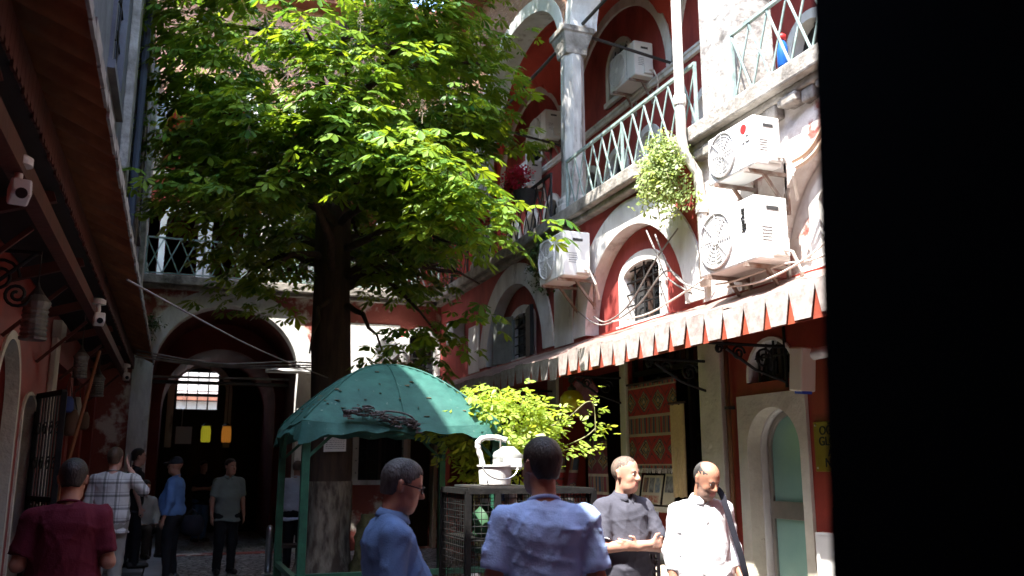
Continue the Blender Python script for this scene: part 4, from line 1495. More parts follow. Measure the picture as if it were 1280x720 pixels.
# goods hanging in the dark shops
gm = [pmat("goods_" + nm, c, None, rough=0.7) for nm, c in (("pale", (0.4, 0.38, 0.33)), ("blue", (0.05, 0.08, 0.25)), ("brown", (0.15, 0.09, 0.06)))]
for i, (y, z, w, h, k, lab) in enumerate(((12.3, 2.4, 0.16, 0.20, 1, "small dark blue bag hanging in the dim left shop, nearest the pier"), (12.9, 2.2, 0.20, 0.34, 2, "brown bag hanging in the dim left shop"),
                                        (13.4, 2.35, 0.14, 0.44, 0, "pale scarf bag hanging at the far side of the first left shop"), (14.5, 2.3, 0.18, 0.26, 2, "brown bag hanging in the second left shop"))):
    t = thing("hanging_bag", lab, "bag", (-1.28, y, z), 0, "bags hanging in the left shops")
    q = MB()
    q.lathe([(w * 0.3, 0), (w * 0.5, h * 0.15), (w * 0.48, h * 0.7), (w * 0.3, h)], (0, 0, -h / 2), 10)
    q.build("pouch", gm[k], t, local=True, smooth=True)
    q = MB()
    q.tube([(-w * 0.3, 0, h / 2 - 0.01), (0, 0, h / 2 + 0.24), (w * 0.3, 0, h / 2 - 0.01)], 0.008, 6)
    q.build("strap", IRON, t, local=True)

# gateway: lit hanging lamps, notice
for i, (x, c, lab) in enumerate(((0.70, (0.55, 0.50, 0.03), "small yellow green lamp glowing dimly in the dark gateway"), (1.17, (0.60, 0.22, 0.03), "small orange lamp glowing dimly in the dark gateway"))):
    t = thing("hanging_lamp", lab, "lamp", (x, 22.5, 2.3), 0, "coloured lamps in the gateway")
    q = MB()
    q.lathe([(0.10, 0.0), (0.11, 0.05), (0.11, 0.28), (0.09, 0.38)], (x, 22.5, 2.2), 14)
    q.build("shade", pmat("lamp_glow_%s" % ("green" if i == 0 else "orange"), c, None, rough=0.6, emit=(*c, 0.035)), t)
    q = MB()
    q.tube([(x, 22.5, 2.58), (x, 22.5, 4.0)], 0.008, 6)
    q.lathe([(0.13, 0.38), (0.03, 0.45)], (x, 22.5, 2.2), 12)
    q.build("cord", BLACK, t)
q = MB()
q.box((0.02, 22.3, 2.15), (0.38, 22.31, 2.55))
q.box((0.14, 22.305, 2.55), (0.15, 22.31, 4.1))
tag(q.build("notice", PAPER, loc=(0.2, 22.3, 2.15)), "plain white notice hanging in the dark gateway", "notice")
t = thing("shelf_board", "dark board with small pale things fixed across the gateway", "shelf", (0.9, 19.3, 3.3))
q = MB()
q.box((-0.5, 19.2, 3.30), (2.2, 19.4, 3.36))
q.build("board", IRON, t)
q = MB()
q.tube([(-0.5, 19.2, 3.42), (2.2, 19.2, 3.45)], 0.025, 8)
q.build("conduit", CABLE, t)
tl = thing("tube_light", "white tube lamp holder beside the trunk at the gateway's right edge", "lamp", (2.1, 17.7, 3.5))
q = MB()
q.tube([(1.62, 17.75, 3.50), (2.6, 17.75, 3.47)], 0.03, 10)
q.build("tube", ACW, tl, smooth=True)
q = MB()
q.box((1.60, 17.78, 3.46), (2.62, 17.99, 3.54))
q.build("holder", ACG, tl)
# ------------------------------------------------------------------ chestnut tree
def leaf_material(name, c1, c2, tr, mixf=0.45):
    m = bpy.data.materials.new(name)
    m.use_nodes = True
    n, l = m.node_tree.nodes, m.node_tree.links
    b = n["Principled BSDF"]
    b.inputs["Roughness"].default_value = 0.42
    b.inputs["Specular IOR Level"].default_value = 0.35
    at = n.new("ShaderNodeAttribute")
    at.attribute_name = "tint"
    r = n.new("ShaderNodeValToRGB")
    r.color_ramp.elements[0].color = (*c1, 1)
    r.color_ramp.elements[1].color = (*c2, 1)
    l.new(at.outputs["Fac"], r.inputs[0])
    l.new(r.outputs[0], b.inputs["Base Color"])
    t = n.new("ShaderNodeBsdfTranslucent")
    mx = n.new("ShaderNodeMix")
    mx.data_type = 'RGBA'
    mx.blend_type = 'MULTIPLY'
    mx.inputs[0].default_value = 1
    mx.inputs[7].default_value = (*tr, 1)
    l.new(r.outputs[0], mx.inputs[6])
    l.new(mx.outputs[2], t.inputs[0])
    ms = n.new("ShaderNodeMixShader")
    ms.inputs[0].default_value = mixf
    l.new(b.outputs[0], ms.inputs[1])
    l.new(t.outputs[0], ms.inputs[2])
    l.new(ms.outputs[0], n["Material Output"].inputs[0])
    return m


LEAF = leaf_material("chestnut_leaf", (0.026, 0.100, 0.022), (0.18, 0.275, 0.022), (3.0, 2.3, 1.0), 0.38)
LEAF2 = leaf_material("pale_bush_leaf", (0.18, 0.29, 0.04), (0.32, 0.40, 0.08), (2.4, 2.0, 1.0))
VINE = leaf_material("vine_leaf", (0.17, 0.25, 0.08), (0.34, 0.40, 0.18), (2.0, 1.8, 1.0))
IVY = leaf_material("ivy_leaf", (0.025, 0.055, 0.015), (0.05, 0.09, 0.025), (2.0, 1.8, 1.0), 0.3)


def leaf_mesh(name, P, O, Nn, size, mat, parent, leaflets=7, spread=2.0, width=0.36, droop=0.35, seed=0, base_off=0.02):
    """P positions, O outward directions, Nn leaf normals (N x 3 arrays), size (N): palmate leaves of folded leaflets"""
    r = np.random.default_rng(seed)
    N = len(P)
    O = O - Nn * np.sum(O * Nn, 1, keepdims=True)
    O /= np.linalg.norm(O, axis=1, keepdims=True) + 1e-9
    S = np.cross(Nn, O)
    V, T = [], []
    for k in range(leaflets):
        t = 0.0 if leaflets == 1 else (k / (leaflets - 1) * 2 - 1)
        ang = t * spread + r.normal(0, 0.10, N)
        ln = size * (1.0 - 0.42 * abs(t) ** 1.5) * r.uniform(0.85, 1.1, N)
        wd = ln * width * r.uniform(0.85, 1.15, N)
        D = O * np.cos(ang)[:, None] + S * np.sin(ang)[:, None]
        W = -O * np.sin(ang)[:, None] + S * np.cos(ang)[:, None]
        dr = droop * r.uniform(0.5, 1.4, N)
        def pt(a, w, z):
            return P + D * (base_off + a * ln)[:, None] + W * (w * wd)[:, None] + Nn * ((z - dr * a * a) * ln)[:, None] * 1.0
        quad = [pt(0.0 * ln / ln, 0.0, 0.0), pt(0.36 + 0 * ln, 0.30, -0.03), pt(0.70 + 0 * ln, 0.50, -0.06), pt(1.0 + 0 * ln, 0.0, 0.0), pt(0.70 + 0 * ln, -0.50, -0.06), pt(0.36 + 0 * ln, -0.30, -0.03)]
        V.append(np.stack(quad, 1))
        T.append(np.repeat(r.uniform(0, 1, N)[:, None] * 0.35, 6, 1))
    V = np.stack(V, 1)                                           # N, L, 6, 3
    tint = np.stack(T, 1) + r.uniform(0, 0.65, N)[:, None, None]
    L = leaflets
    nv = N * L * 6
    base = np.arange(N * L) * 6
    F = np.empty((N * L, 2, 4), dtype=np.int32)
    F[:, 0] = base[:, None] + np.array([0, 1, 2, 3])
    F[:, 1] = base[:, None] + np.array([0, 3, 4, 5])
    me = bpy.data.meshes.new(name)
    me.vertices.add(nv)
    me.loops.add(N * L * 8)
    me.polygons.add(N * L * 2)
    off = np.array(world_loc(parent)) if parent is not None else np.zeros(3)
    me.vertices.foreach_set("co", (V.reshape(-1, 3) - off).astype(np.float32).ravel())
    me.loops.foreach_set("vertex_index", F.ravel())
    me.polygons.foreach_set("loop_start", np.arange(0, N * L * 8, 4, dtype=np.int32))
    me.polygons.foreach_set("loop_total", np.full(N * L * 2, 4, dtype=np.int32))
    a = me.attributes.new("tint", 'FLOAT', 'POINT')
    a.data.foreach_set("value", tint.reshape(-1).astype(np.float32))
    me.materials.append(mat)
    me.update()
    me.validate()
    o = bpy.data.objects.new(name, me)
    COL.objects.link(o)
    if parent is not None:
        o.parent = parent
    return o


def unit(a):
    return a / (np.linalg.norm(a, axis=-1, keepdims=True) + 1e-9)


TR = thing("chestnut_tree", "tall chestnut tree with drooping palmate leaves in the middle of the court", "tree", (2.30, 13.7, 0))
BARK = pmat("dark_bark", (0.085, 0.055, 0.038), (0.042, 0.029, 0.022), 7, 0.95, 1.0, 9, stretch=(1.6, 1.6, 0.25))
BARKP = pmat("pale_flaking_bark", (0.30, 0.25, 0.19), (0.09, 0.065, 0.05), 6, 0.95, 1.0, 12, lo=0.40, hi=0.60, stretch=(1.5, 1.5, 0.45))
tx, ty = 2.22, 13.7


def trunk_rings(z0, z1, nz, r0, r1, knob):
    vs = []
    N = 28
    for j in range(nz + 1):
        z = z0 + (z1 - z0) * j / nz
        f = j / nz
        cx = tx + 0.04 * math.sin(z * 0.8) - 0.01 * z
        cy = ty + 0.05 * math.sin(z * 0.6 + 1)
        for k in range(N):
            a = 2 * math.pi * k / N
            rr = (r0 + (r1 - r0) * f) * (1 + knob * (0.05 * math.sin(3 * a + z * 1.3) + 0.035 * math.sin(7 * a - z * 2.1) + 0.02 * math.sin(13 * a + z * 5)))
            if z < 0.7:
                rr *= 1 + 0.5 * (0.7 - z) ** 2 * (1 + 0.3 * math.sin(5 * a))
            vs.append((cx + rr * math.cos(a), cy + rr * math.sin(a), z))
    return vs, [(j * N + k, j * N + (k + 1) % N, (j + 1) * N + (k + 1) % N, (j + 1) * N + k) for j in range(nz) for k in range(N)]


q = MB()
q.mi = 1
q.add(*trunk_rings(-0.05, 1.42, 20, 0.36, 0.325, 1.4))
q.mi = 0
q.add(*trunk_rings(1.42, 7.2, 40, 0.325, 0.24, 1.0))
q.build("trunk", [BARK, BARKP], TR, smooth=True, fix=False)
# limbs and drooping boughs
rl = np.random.default_rng(5)
limb = MB()
tips = []
def bough(a, b, r0, sag, nseg=7):
    a, b = np.array(a), np.array(b)
    pts = []
    for i in range(nseg + 1):
        t = i / nseg
        p = a + (b - a) * t
        p[2] += sag * 4 * t * (1 - t)
        p += rl.normal(0, 0.03, 3) * (0 < i < nseg)
        pts.append(p)
    limb.tube([tuple(p) for p in pts], [max(0.012, r0 * (1 - 0.85 * i / nseg)) for i in range(nseg + 1)], 7)
    return pts
ends = []
for i in range(26):
    z = rl.uniform(4.3, 9.0)
    a = rl.uniform(0, 2 * math.pi)
    L = rl.uniform(1.8, 3.0)
    e = (np.clip(tx + L * math.cos(a) * 0.95, -0.5, 4.7), np.clip(ty - 0.6 + L * 1.1 * math.sin(a), 9.6, 17.2), z + rl.uniform(-0.3, 0.9))
    ends.append((tuple(e), bough((tx, ty, z), e, 0.085, 0.35)))
manual = [((3.25, 11.5, 3.45), 4.6), ((1.75, 12.9, 3.25), 4.2), ((2.9, 9.7, 4.75), 5.4), ((1.6, 9.8, 6.3), 5.8), ((2.3, 9.9, 5.5), 5.6), ((-0.2, 12.2, 5.2), 5.5), ((0.3, 11.5, 6.2), 6.0),
          ((4.0, 11.6, 6.7), 6.5), ((3.3, 10.4, 4.4), 5.0), ((0.7, 11.0, 5.1), 5.3), ((2.75, 12.6, 3.3), 4.0), ((0.9, 13.0, 4.2), 4.8)]
for e, z in manual:
    ends.append((e, bough((tx, ty, z), e, 0.07, 0.3)))
limb.build("limb", BARK, TR, smooth=True)

# leaf sprays: clusters along every bough and through the crown's shell
cl = []
for e, pts in ends:
    for t in (3, 4, 5, 6, 7):
        cl.append(np.array(pts[t]) + rl.normal(0, 0.16, 3) + np.array((0, 0, 0.05)))
for e, z in manual:
    for _ in range(5):
        cl.append(np.array(e) + rl.normal(0, 1, 3) * np.array((0.42, 0.42, 0.20)))
cnt = 0
while cnt < 760:
    d_ = unit(rl.normal(0, 1, 3))
    rr = rl.uniform(0.62, 1.0) ** 0.6
    p = np.array((2.0, 12.9, 8.7)) + d_ * rr * np.array((3.0, 3.7, 4.6))
    if p[0] < -0.55 or p[0] > 4.75 or p[1] > 17.3 or p[2] < 4.3:
        continue
    # ragged gaps
    g_ = math.sin(p[0] * 2.3 + 1.0) + math.sin(p[1] * 1.9 + p[2]) + math.sin(p[2] * 2.6 - p[0])
    if g_ < -0.9:
        continue
    if p[2] < 5.4 and p[0] < 0.6 and p[1] < 11.5:
        continue
    cl.append(p)
    cnt += 1
cl = [p for p in cl if not (abs(p[0] - (tx - 0.15 * (ty - p[1]) )) < 0.75 and p[1] < ty + 0.3 and p[2] < 5.9 - 0.28 * (ty - p[1]))]
# a gap in the crown lets the sun through to the middle boughs
S_ = np.array(SUN)
lit = [np.array(p) for p in ((1.2, 9.9, 6.9), (1.55, 9.85, 6.4), (1.9, 9.8, 6.0), (2.2, 9.75, 5.6), (2.5, 9.7, 5.2), (2.8, 9.7, 4.9), (3.1, 9.75, 4.65), (1.3, 10.3, 6.1), (1.9, 10.2, 5.3), (0.9, 10.5, 5.9))]
wall_lit = [np.array(p) for p in ((2.3, 18, 4.5), (3.1, 18, 4.0), (3.6, 18, 4.3), (4.1, 18, 3.9), (4.7, 18, 4.4), (3.4, 18, 3.3), (5.0, 18, 3.4))]
def blocks(p):
    for a_ in lit + wall_lit:
        d_ = p - a_
        t_ = d_ @ S_
        if t_ > 0.5 and np.linalg.norm(d_ - t_ * S_) < 0.72:
            return True
    return False
for _ in range(95):  # unseen high sprays added to shade the upper right of the crown
    cl.append(np.array((rl.uniform(1.0, 4.3), rl.uniform(8.6, 14.0), rl.uniform(9.8, 12.2))))
for _ in range(85):  # more high sprays above view, added to shade the crown's upper left
    cl.append(np.array((rl.uniform(-0.7, 0.9), rl.uniform(10.2, 13.5), rl.uniform(8.7, 10.8))))
cl = [p for p in cl if not blocks(p)]
cl = [p for p in cl if p[0] < (3.75 if p[2] < 5.4 else 4.5)]
for a_ in lit:
    for _ in range(6):
        cl.append(a_ + rl.normal(0, 1, 3) * np.array((0.32, 0.30, 0.12)))
cl = np.array(cl)
nper = 14
C = np.repeat(cl, nper, 0)
ax = np.array((tx, ty, 0))
out = C - ax
out[:, 2] = 0
out = unit(out)
a = rl.uniform(0, 2 * math.pi, len(C))
rad = 0.10 + 0.42 * np.sqrt(rl.uniform(0, 1, len(C)))
offs = np.stack([rad * np.cos(a), rad * np.sin(a), rl.normal(0, 0.10, len(C)) - 0.22 * rad], 1)
P = C + offs
O = unit(offs * np.array((1, 1, 0.2)) + 0.35 * out)
Nn = unit(np.stack([rl.normal(0, 0.22, len(C)), rl.normal(0, 0.22, len(C)), np.ones(len(C))], 1) + 0.35 * O * np.array((1, 1, 0)))
keep = P[:, 0] < 5.0
leaf_mesh("crown", P[keep], O[keep], Nn[keep], (0.085 + 0.15 * rl.beta(2.2, 1.6, len(P)))[keep], LEAF, TR, 7, 2.05, 0.40, 0.38, seed=3)
# pale flower candles
BLOS = pmat("chestnut_blossom", (0.45, 0.36, 0.27), (0.30, 0.22, 0.15), 30, 0.8)
for (x, y, z) in ((1.75, 9.75, 6.85), (2.5, 9.6, 5.75), (0.6, 10.8, 5.6), (3.05, 9.75, 5.0)):
    q = MB()
    for i in range(34):
        h = i / 34 * 0.20
        aa = i * 2.4
        r = 0.035 * (1 - i / 38) + rl.uniform(0, 0.012)
        q.obox((x + r * math.cos(aa), y + r * math.sin(aa), z + h), 0.007, 0.007, 0.005, Matrix.Rotation(aa, 3, 'Z') @ Matrix.Rotation(rl.uniform(0, 2), 3, 'X'))
    q.tube([(x, y, z - 0.1), (x, y, z + 0.2)], 0.004, 5)
    q.build("flower_candle", BLOS, TR)

nt = thing("paper_notice", "white sheet of paper with small print pinned to the tree trunk", "notice", (2.28, 13.3, 1.95))
rt = 0.345
fp = lambda u, v, d: (2.255 + (rt + d) * math.sin(u / rt + 0.0), 13.70 - (rt + d) * math.cos(u / rt + 0.0), 1.98 + v)
q = MB()
N = 10
vs = [fp(-0.17 + 0.34 * i / N, v + 0.01 * i / N, dd) for dd in (0.0, 0.004) for v in (-0.13, 0.13) for i in range(N + 1)]
q.add(vs, [(i, i + 1, N + 2 + i, N + 1 + i) for i in range(N)] + [(2 * N + 2 + i, 3 * N + 3 + i, 3 * N + 4 + i, 2 * N + 3 + i) for i in range(N)])
q.build("sheet", PAPER, nt, fix=False)
q = MB()
r_ = random.Random(4)
for k in range(7):
    u = -0.14
    while u < 0.13:
        w = r_.uniform(0.015, 0.04)
        q.box((u, 0.085 - k * 0.028, 0.0045), (min(u + w, 0.145), 0.092 - k * 0.028, 0.0055), fp)
        u += w + 0.012
q.build("lettering", INK, nt)
# mossy stump at the foot of the tree
q = MB()
N = 16
vs = []
for j in range(13):
    z = j / 12 * 0.95
    for k in range(N):
        aa = 2 * math.pi * k / N
        r = (0.34 - 0.16 * (j / 12) ** 1.5) * (1 + 0.14 * math.sin(4 * aa + j) + 0.10 * math.sin(9 * aa - j * 1.7))
        vs.append((2.78 + r * math.cos(aa) * 0.8, 13.15 + r * math.sin(aa) * 0.7, z))
q.add(vs, [(j * N + k, j * N + (k + 1) % N, (j + 1) * N + (k + 1) % N, (j + 1) * N + k) for j in range(12) for k in range(N)] + [tuple(12 * N + k for k in range(N))])
tag(q.build("mossy_stump", pmat("mossy_bark", (0.09, 0.085, 0.03), (0.16, 0.14, 0.07), 9, 0.95, 1.0, 14), smooth=True, loc=(2.78, 13.15, 0)), "short mossy stump leaning on the right foot of the tree", "stump")

# ------------------------------------------------------------------ green canopy
CP = thing("canopy", "worn green tarpaulin canopy on green posts in front of the tree trunk", "canopy", (2.13, 9.35, 0))
x0, x1, y0_, y1_, ze, zp = 1.10, 3.06, 8.35, 10.35, 2.06, 2.72
TARP = pmat("green_tarpaulin", (0.026, 0.105, 0.084), (0.015, 0.07, 0.058), 6, 0.7, 0.35, 14, third=(0.16, 0.22, 0.18), tscale=14, tlo=0.64, thi=0.70)
q = MB()
n = 30
vs = []
for j in range(n + 1):
    for i in range(n + 1):
        s, t = i / n * 2 - 1, j / n * 2 - 1
        m_ = max(abs(s), abs(t))
        z = ze + (zp - ze) * (1 - m_ ** 1.7) ** 0.95
        z -= 0.03 * math.cos(s * math.pi / 2 * 0.98) * (m_ ** 6) * 1.2          # slack eaves
        z += 0.012 * math.sin(9 * s + 3 * t) * m_ - 0.02 * abs(math.sin(math.pi * (s * t))) * m_
        vs.append(((x0 + x1) / 2 + (x1 - x0) / 2 * s, (y0_ + y1_) / 2 + (y1_ - y0_) / 2 * t, z))
q.add(vs, [(j * (n + 1) + i, j * (n + 1) + i + 1, (j + 1) * (n + 1) + i + 1, (j + 1) * (n + 1) + i) for j in range(n) for i in range(n)])
q.build("roof", TARP, CP, smooth=True, fix=False)
def roofz(s, t):
    m_ = max(abs(s), abs(t))
    return ze + (zp - ze) * (1 - m_ ** 1.7) ** 0.95 - 0.036 * math.cos(s * math.pi / 2 * 0.98) * (m_ ** 6) + 0.012 * math.sin(9 * s + 3 * t) * m_ - 0.02 * abs(math.sin(math.pi * (s * t))) * m_
def roofp(s, t, up=0.0):
    return ((x0 + x1) / 2 + (x1 - x0) / 2 * s, (y0_ + y1_) / 2 + (y1_ - y0_) / 2 * t, roofz(s, t) + up)
for (sa, ta) in ((-1, -1), (1, -1), (-1, 1), (1, 1), (0, -1), (-1, 0), (1, 0)):
    q = MB()
    q.tube([roofp(sa * f, ta * f, 0.002) for f in np.linspace(0.02, 0.985, 22)], 0.011, 6)
    q.build("seam", TARP, CP, smooth=True)
q = MB()
r_ = random.Random(21)
for i in range(60):
    s, t = r_.uniform(-0.95, 0.95), r_.uniform(-0.95, 0.6)
    c_ = roofp(s, t, 0.008)
    q.obox(c_, r_.uniform(0.012, 0.035), r_.uniform(0.006, 0.014), 0.0015, Matrix.Rotation(r_.uniform(0, 6), 3, 'Z') @ Matrix.Rotation(r_.uniform(-0.5, 0.5), 3, 'X'))
tag(q.build("fallen_leaves", pmat("dry_fallen_leaf", (0.20, 0.15, 0.07), (0.11, 0.08, 0.05), 9, 0.9), loc=((x0 + x1) / 2, (y0_ + y1_) / 2, zp)), "dry fallen leaves scattered on the green canopy roof", "leaves", kind="stuff")
per = []
for i in range(4 * n):
    s_, k = divmod(i, n)
    f = k / n
    per.append([(x0 + (x1 - x0) * f, y0_), (x1, y0_ + (y1_ - y0_) * f), (x1 - (x1 - x0) * f, y1_), (x0, y1_ - (y1_ - y0_) * f)][s_])
q = MB()
vs = []
M4 = len(per)
for j in range(4):
    for i, (x, y) in enumerate(per):
        f = (i % n) / n
        cc = abs(f * 2 - 1) ** 3
        dz = (0.06 + 0.16 * cc + 0.015 * math.sin(i * 1.3)) * j / 3
        ox = 0.02 * math.sin(i * 0.9) * j / 3
        zz = ze - 0.03 * math.sin(math.pi * f) * 1.2
        vs.append((x + ox + (x - 2.13) * 0.012 * j, y + ox + (y - 9.35) * 0.012 * j, zz - dz))
q.add(vs, [(j * M4 + i, j * M4 + (i + 1) % M4, (j + 1) * M4 + (i + 1) % M4, (j + 1) * M4 + i) for j in range(3) for i in range(M4)])
q.build("valance", TARP, CP, smooth=True, fix=False)
for (x, y) in ((x0 + 0.05, y0_ + 0.06), (x1 - 0.05, y0_ + 0.06), (x0 + 0.05, y1_ - 0.06), (x1 - 0.05, y1_ - 0.06)):
    q = MB()
    q.bar((x, y, 0), (x, y, ze), 0.075)
    q.build("post", GREENP, CP, bevel=0.006)
    q = MB()
    sx, sy = (1 if x < 2.1 else -1), (1 if y < 9.3 else -1)
    q.bar((x, y, ze - 0.35), (x + sx * 0.33, y, ze - 0.04), 0.03)
    q.bar((x, y, ze - 0.35), (x, y + sy * 0.33, ze - 0.04), 0.03)
    q.build("brace", GREENP, CP)
for (a, b, z) in (((x0, y0_ + 0.06), (x1, y0_ + 0.06), 0.66), ((x0 + 0.05, y0_), (x0 + 0.05, y1_), 0.60), ((x1 - 0.05, y0_), (x1 - 0.05, y1_), 0.80)):
    q = MB()
    q.bar((*a, z), (*b, z), 0.055)
    q.build("rail", GREENP, CP)
for (a, b) in (((x0, y0_ + 0.05), (x1, y0_ + 0.05)), ((x0, y1_ - 0.05), (x1, y1_ - 0.05)), ((x0 + 0.05, y0_), (x0 + 0.05, y1_)), ((x1 - 0.05, y0_), (x1 - 0.05, y1_))):
    q = MB()
    q.tube([(*a, ze - 0.02), (*b, ze - 0.02)], 0.022, 8)
    q.build("eave_bar", GREENP, CP)
# dry leaf litter and rags bundled on the front eave
q = MB()
r_ = np.random.default_rng(3)
for i in range(240):
    t = r_.uniform(0, 1)
    x = 1.48 + 0.72 * t
    z = 2.12 + 0.05 * math.sin(t * 7) + r_.normal(0, 0.025) - 0.12 * (t > 0.75) * (t - 0.75) * 4
    q.obox((x, y0_ - 0.035 + r_.normal(0, 0.025), z), 0.034, 0.006, 0.004, Matrix.Rotation(r_.uniform(0, 6), 3, 'Z') @ Matrix.Rotation(r_.uniform(0, 6), 3, 'X'))
q.tube(smoothpath([(1.46, y0_ - 0.02, 2.16), (1.66, y0_ - 0.04, 2.12), (1.9, y0_ - 0.04, 2.16), (2.12, y0_ - 0.05, 2.11), (2.18, y0_ - 0.05, 1.96)]), 0.010, 8)
tag(q.build("dead_twigs", pmat("grey_dead_twigs", (0.12, 0.11, 0.105), (0.05, 0.045, 0.042), 20, 0.95, 0.6), loc=(1.8, y0_, 2.1)), "clump of grey dead twigs and rag caught on the canopy's front eave", "twigs", kind="thing")

# stone rim with a white cloth under the canopy
sb = thing("stone_basin", "low round stone basin under the right side of the canopy", "basin", (2.55, 9.2, 0))
q = MB()
q.lathe([(0.62, 0.0), (0.66, 0.05), (0.60, 0.36), (0.68, 0.40), (0.70, 0.47), (0.60, 0.49), (0.55, 0.44), (0.53, 0.30), (0.01, 0.29)], (2.55, 9.2, 0), 28)
q.build("bowl", STONE, sb, smooth=False, bevel=0.01)
q = MB()
q.lathe([(0.54, 0.40), (0.01, 0.401)], (2.55, 9.2, 0), 28)
q.build("water", GLASSD, sb)
q = MB()
vs = []
n = 14
for j in range(n + 1):
    for i in range(n + 1):
        s, t = i / n * 2 - 1, j / n * 2 - 1
        rr = math.hypot(s, t)
        vs.append((2.95 + 0.20 * s, 8.95 + 0.15 * t, 0.50 + 0.09 * math.exp(-3 * rr * rr) * (1 + 0.5 * math.sin(9 * s + 4 * t)) - 0.05 * rr * rr))
q.add(vs, [(j * (n + 1) + i, j * (n + 1) + i + 1, (j + 1) * (n + 1) + i + 1, (j + 1) * (n + 1) + i) for j in range(n) for i in range(n)])
q.build("white_rag", WHITE, None, smooth=True, loc=(2.95, 8.95, 0.5))
tag(COL.objects[-1], "crumpled white rag lying on the rim of the stone basin", "rag")
COL.objects[-1].modifiers.new("thickness", 'SOLIDIFY').thickness = 0.012

# steel bollard and stool left of the trunk
bo = thing("bollard", "brushed steel bollard with a domed top left of the canopy posts", "bollard", (1.50, 14.6, 0))
q = MB()
q.lathe([(0.055, 0.0), (0.055, 0.66), (0.05, 0.70), (0.03, 0.73), (0.002, 0.74)], (1.50, 14.6, 0), 16)
q.build("post", STEEL, bo, smooth=True)
q = MB()
q.lathe([(0.10, 0.0), (0.10, 0.015), (0.06, 0.03)], (1.50, 14.6, 0), 16)
q.build("base_plate", STEEL, bo)
st = thing("stool", "dark low stool standing behind the canopy's left post beside the trunk", "stool", (1.80, 14.3, 0))
q = MB()
q.box((1.60, 14.12, 0.42), (2.0, 14.48, 0.47))
q.build("seat", DARKW, st, bevel=0.01)
for (x, y) in ((1.63, 14.15), (1.97, 14.15), (1.63, 14.45), (1.97, 14.45)):
    q = MB()
    q.bar((x, y, 0), (x, y, 0.42), 0.04)
    q.build("leg", GREENP, st)

# ------------------------------------------------------------------ wire cage, bucket, bush, crates
CG = thing("wire_cage", "black wire mesh cage standing behind the man in the pale blue tee shirt", "cage", (2.5, 6.2, 0))
ca, cb_, cy0, cy1, ch = 1.99, 2.92, 6.12, 6.75, 1.47
for (xa, ya, xb, yb) in ((ca, cy0, cb_, cy0 - 0.12), (cb_, cy0 - 0.12, cb_, cy1), (ca, cy1, cb_, cy1), (ca, cy0, ca, cy1)):
    q = MB()
    n = 19 if abs(xb - xa) > 0.2 else 13
    for i in range(n + 1):
        t = i / n
        q.tube([(xa + (xb - xa) * t, ya + (yb - ya) * t, 0.1), (xa + (xb - xa) * t, ya + (yb - ya) * t, ch)], 0.0026, 4, cap=False)
    for j in range(29):
        z = 0.1 + (ch - 0.1) * j / 28
        q.tube([(xa, ya, z), (xb, yb, z)], 0.0026, 4, cap=False)
    q.build("mesh_panel", BLACK, CG)
q = MB()
for (xa, ya, xb, yb) in ((ca, cy0, cb_, cy0 - 0.12), (cb_, cy0 - 0.12, cb_, cy1), (ca, cy1, cb_, cy1), (ca, cy0, ca, cy1)):
    q.bar((xa, ya, ch), (xb, yb, ch), 0.04)
    q.bar((xa, ya, 0.1), (xb, yb, 0.1), 0.035)
for (x, y) in ((ca, cy0), (cb_, cy0 - 0.12), (ca, cy1), (cb_, cy1), (2.2, cy0 - 0.036)):
    q.bar((x, y, 0), (x, y, ch), 0.04)
q.build("frame", BLACK, CG)
for z in (0.55, 1.12):
    q = MB()
    q.box((ca + 0.02, cy0 + 0.02, z), (cb_ - 0.02, cy1 - 0.02, z + 0.02))
    q.build("shelf", BLACK, CG)
q = MB()
q.box((2.08, cy0 - 0.02, ch + 0.02), (2.52, cy1, ch + 0.035))
q.build("top_board", IRON, CG)
gdm = [pmat("cage_goods_" + n_, c, c2, 9, 0.6) for n_, c, c2 in (("white", (0.6, 0.58, 0.54), (0.4, 0.38, 0.35)), ("green", (0.03, 0.09, 0.04), (0.02, 0.06, 0.03)), ("red", (0.14, 0.02, 0.018), (0.1, 0.015, 0.015)))]
for (x, y, r, h, k, lab) in ((2.42, 6.4, 0.11, 0.27, 0, "white plastic tub on the upper shelf of the wire cage"), (2.18, 6.3, 0.09, 0.24, 1, "green bottle on the upper shelf of the wire cage")):
    t = thing("shelf_bottle", lab, "bottle", (x, y, 1.14))
    q = MB()
    q.lathe([(r * 0.9, 0), (r, 0.02), (r, h * 0.7), (r * 0.62, h * 0.82), (r * 0.42, h * 0.9), (r * 0.4, h)], (x, y, 1.14), 20)
    q.build("body", gdm[k], t, smooth=True)
    q = MB()
    q.lathe([(r * 0.45, h), (r * 0.45, h + 0.03), (r * 0.3, h + 0.035)], (x, y, 1.14), 12)
    q.build("lid", gdm[0], t)
bu = thing("bucket", "white plastic bucket standing on top of the wire cage", "bucket", (2.24, 6.25, ch + 0.035))
q = MB()
q.lathe([(0.105, 0), (0.115, 0.01), (0.125, 0.135), (0.135, 0.138), (0.135, 0.15), (0.122, 0.15), (0.11, 0.03), (0.01, 0.025)], (2.24, 6.25, ch + 0.036), 40)
q.build("pail", ACW, bu, smooth=False)
q = MB()
q.tube([(2.24 + 0.137 * math.cos(a_), 6.24 - 0.10 - 0.08 * math.sin(a_) * 0.5, ch + 0.18 - 0.10 * math.sin(a_)) for a_ in np.linspace(0, math.pi, 12)], 0.005, 6)
q.build("handle", STEEL, bu)
jg = thing("plastic_jug", "crumpled translucent plastic jug sitting in the bucket on the wire cage", "jug", (2.34, 6.25, ch + 0.2))
q = MB()
N = 16
vs = []
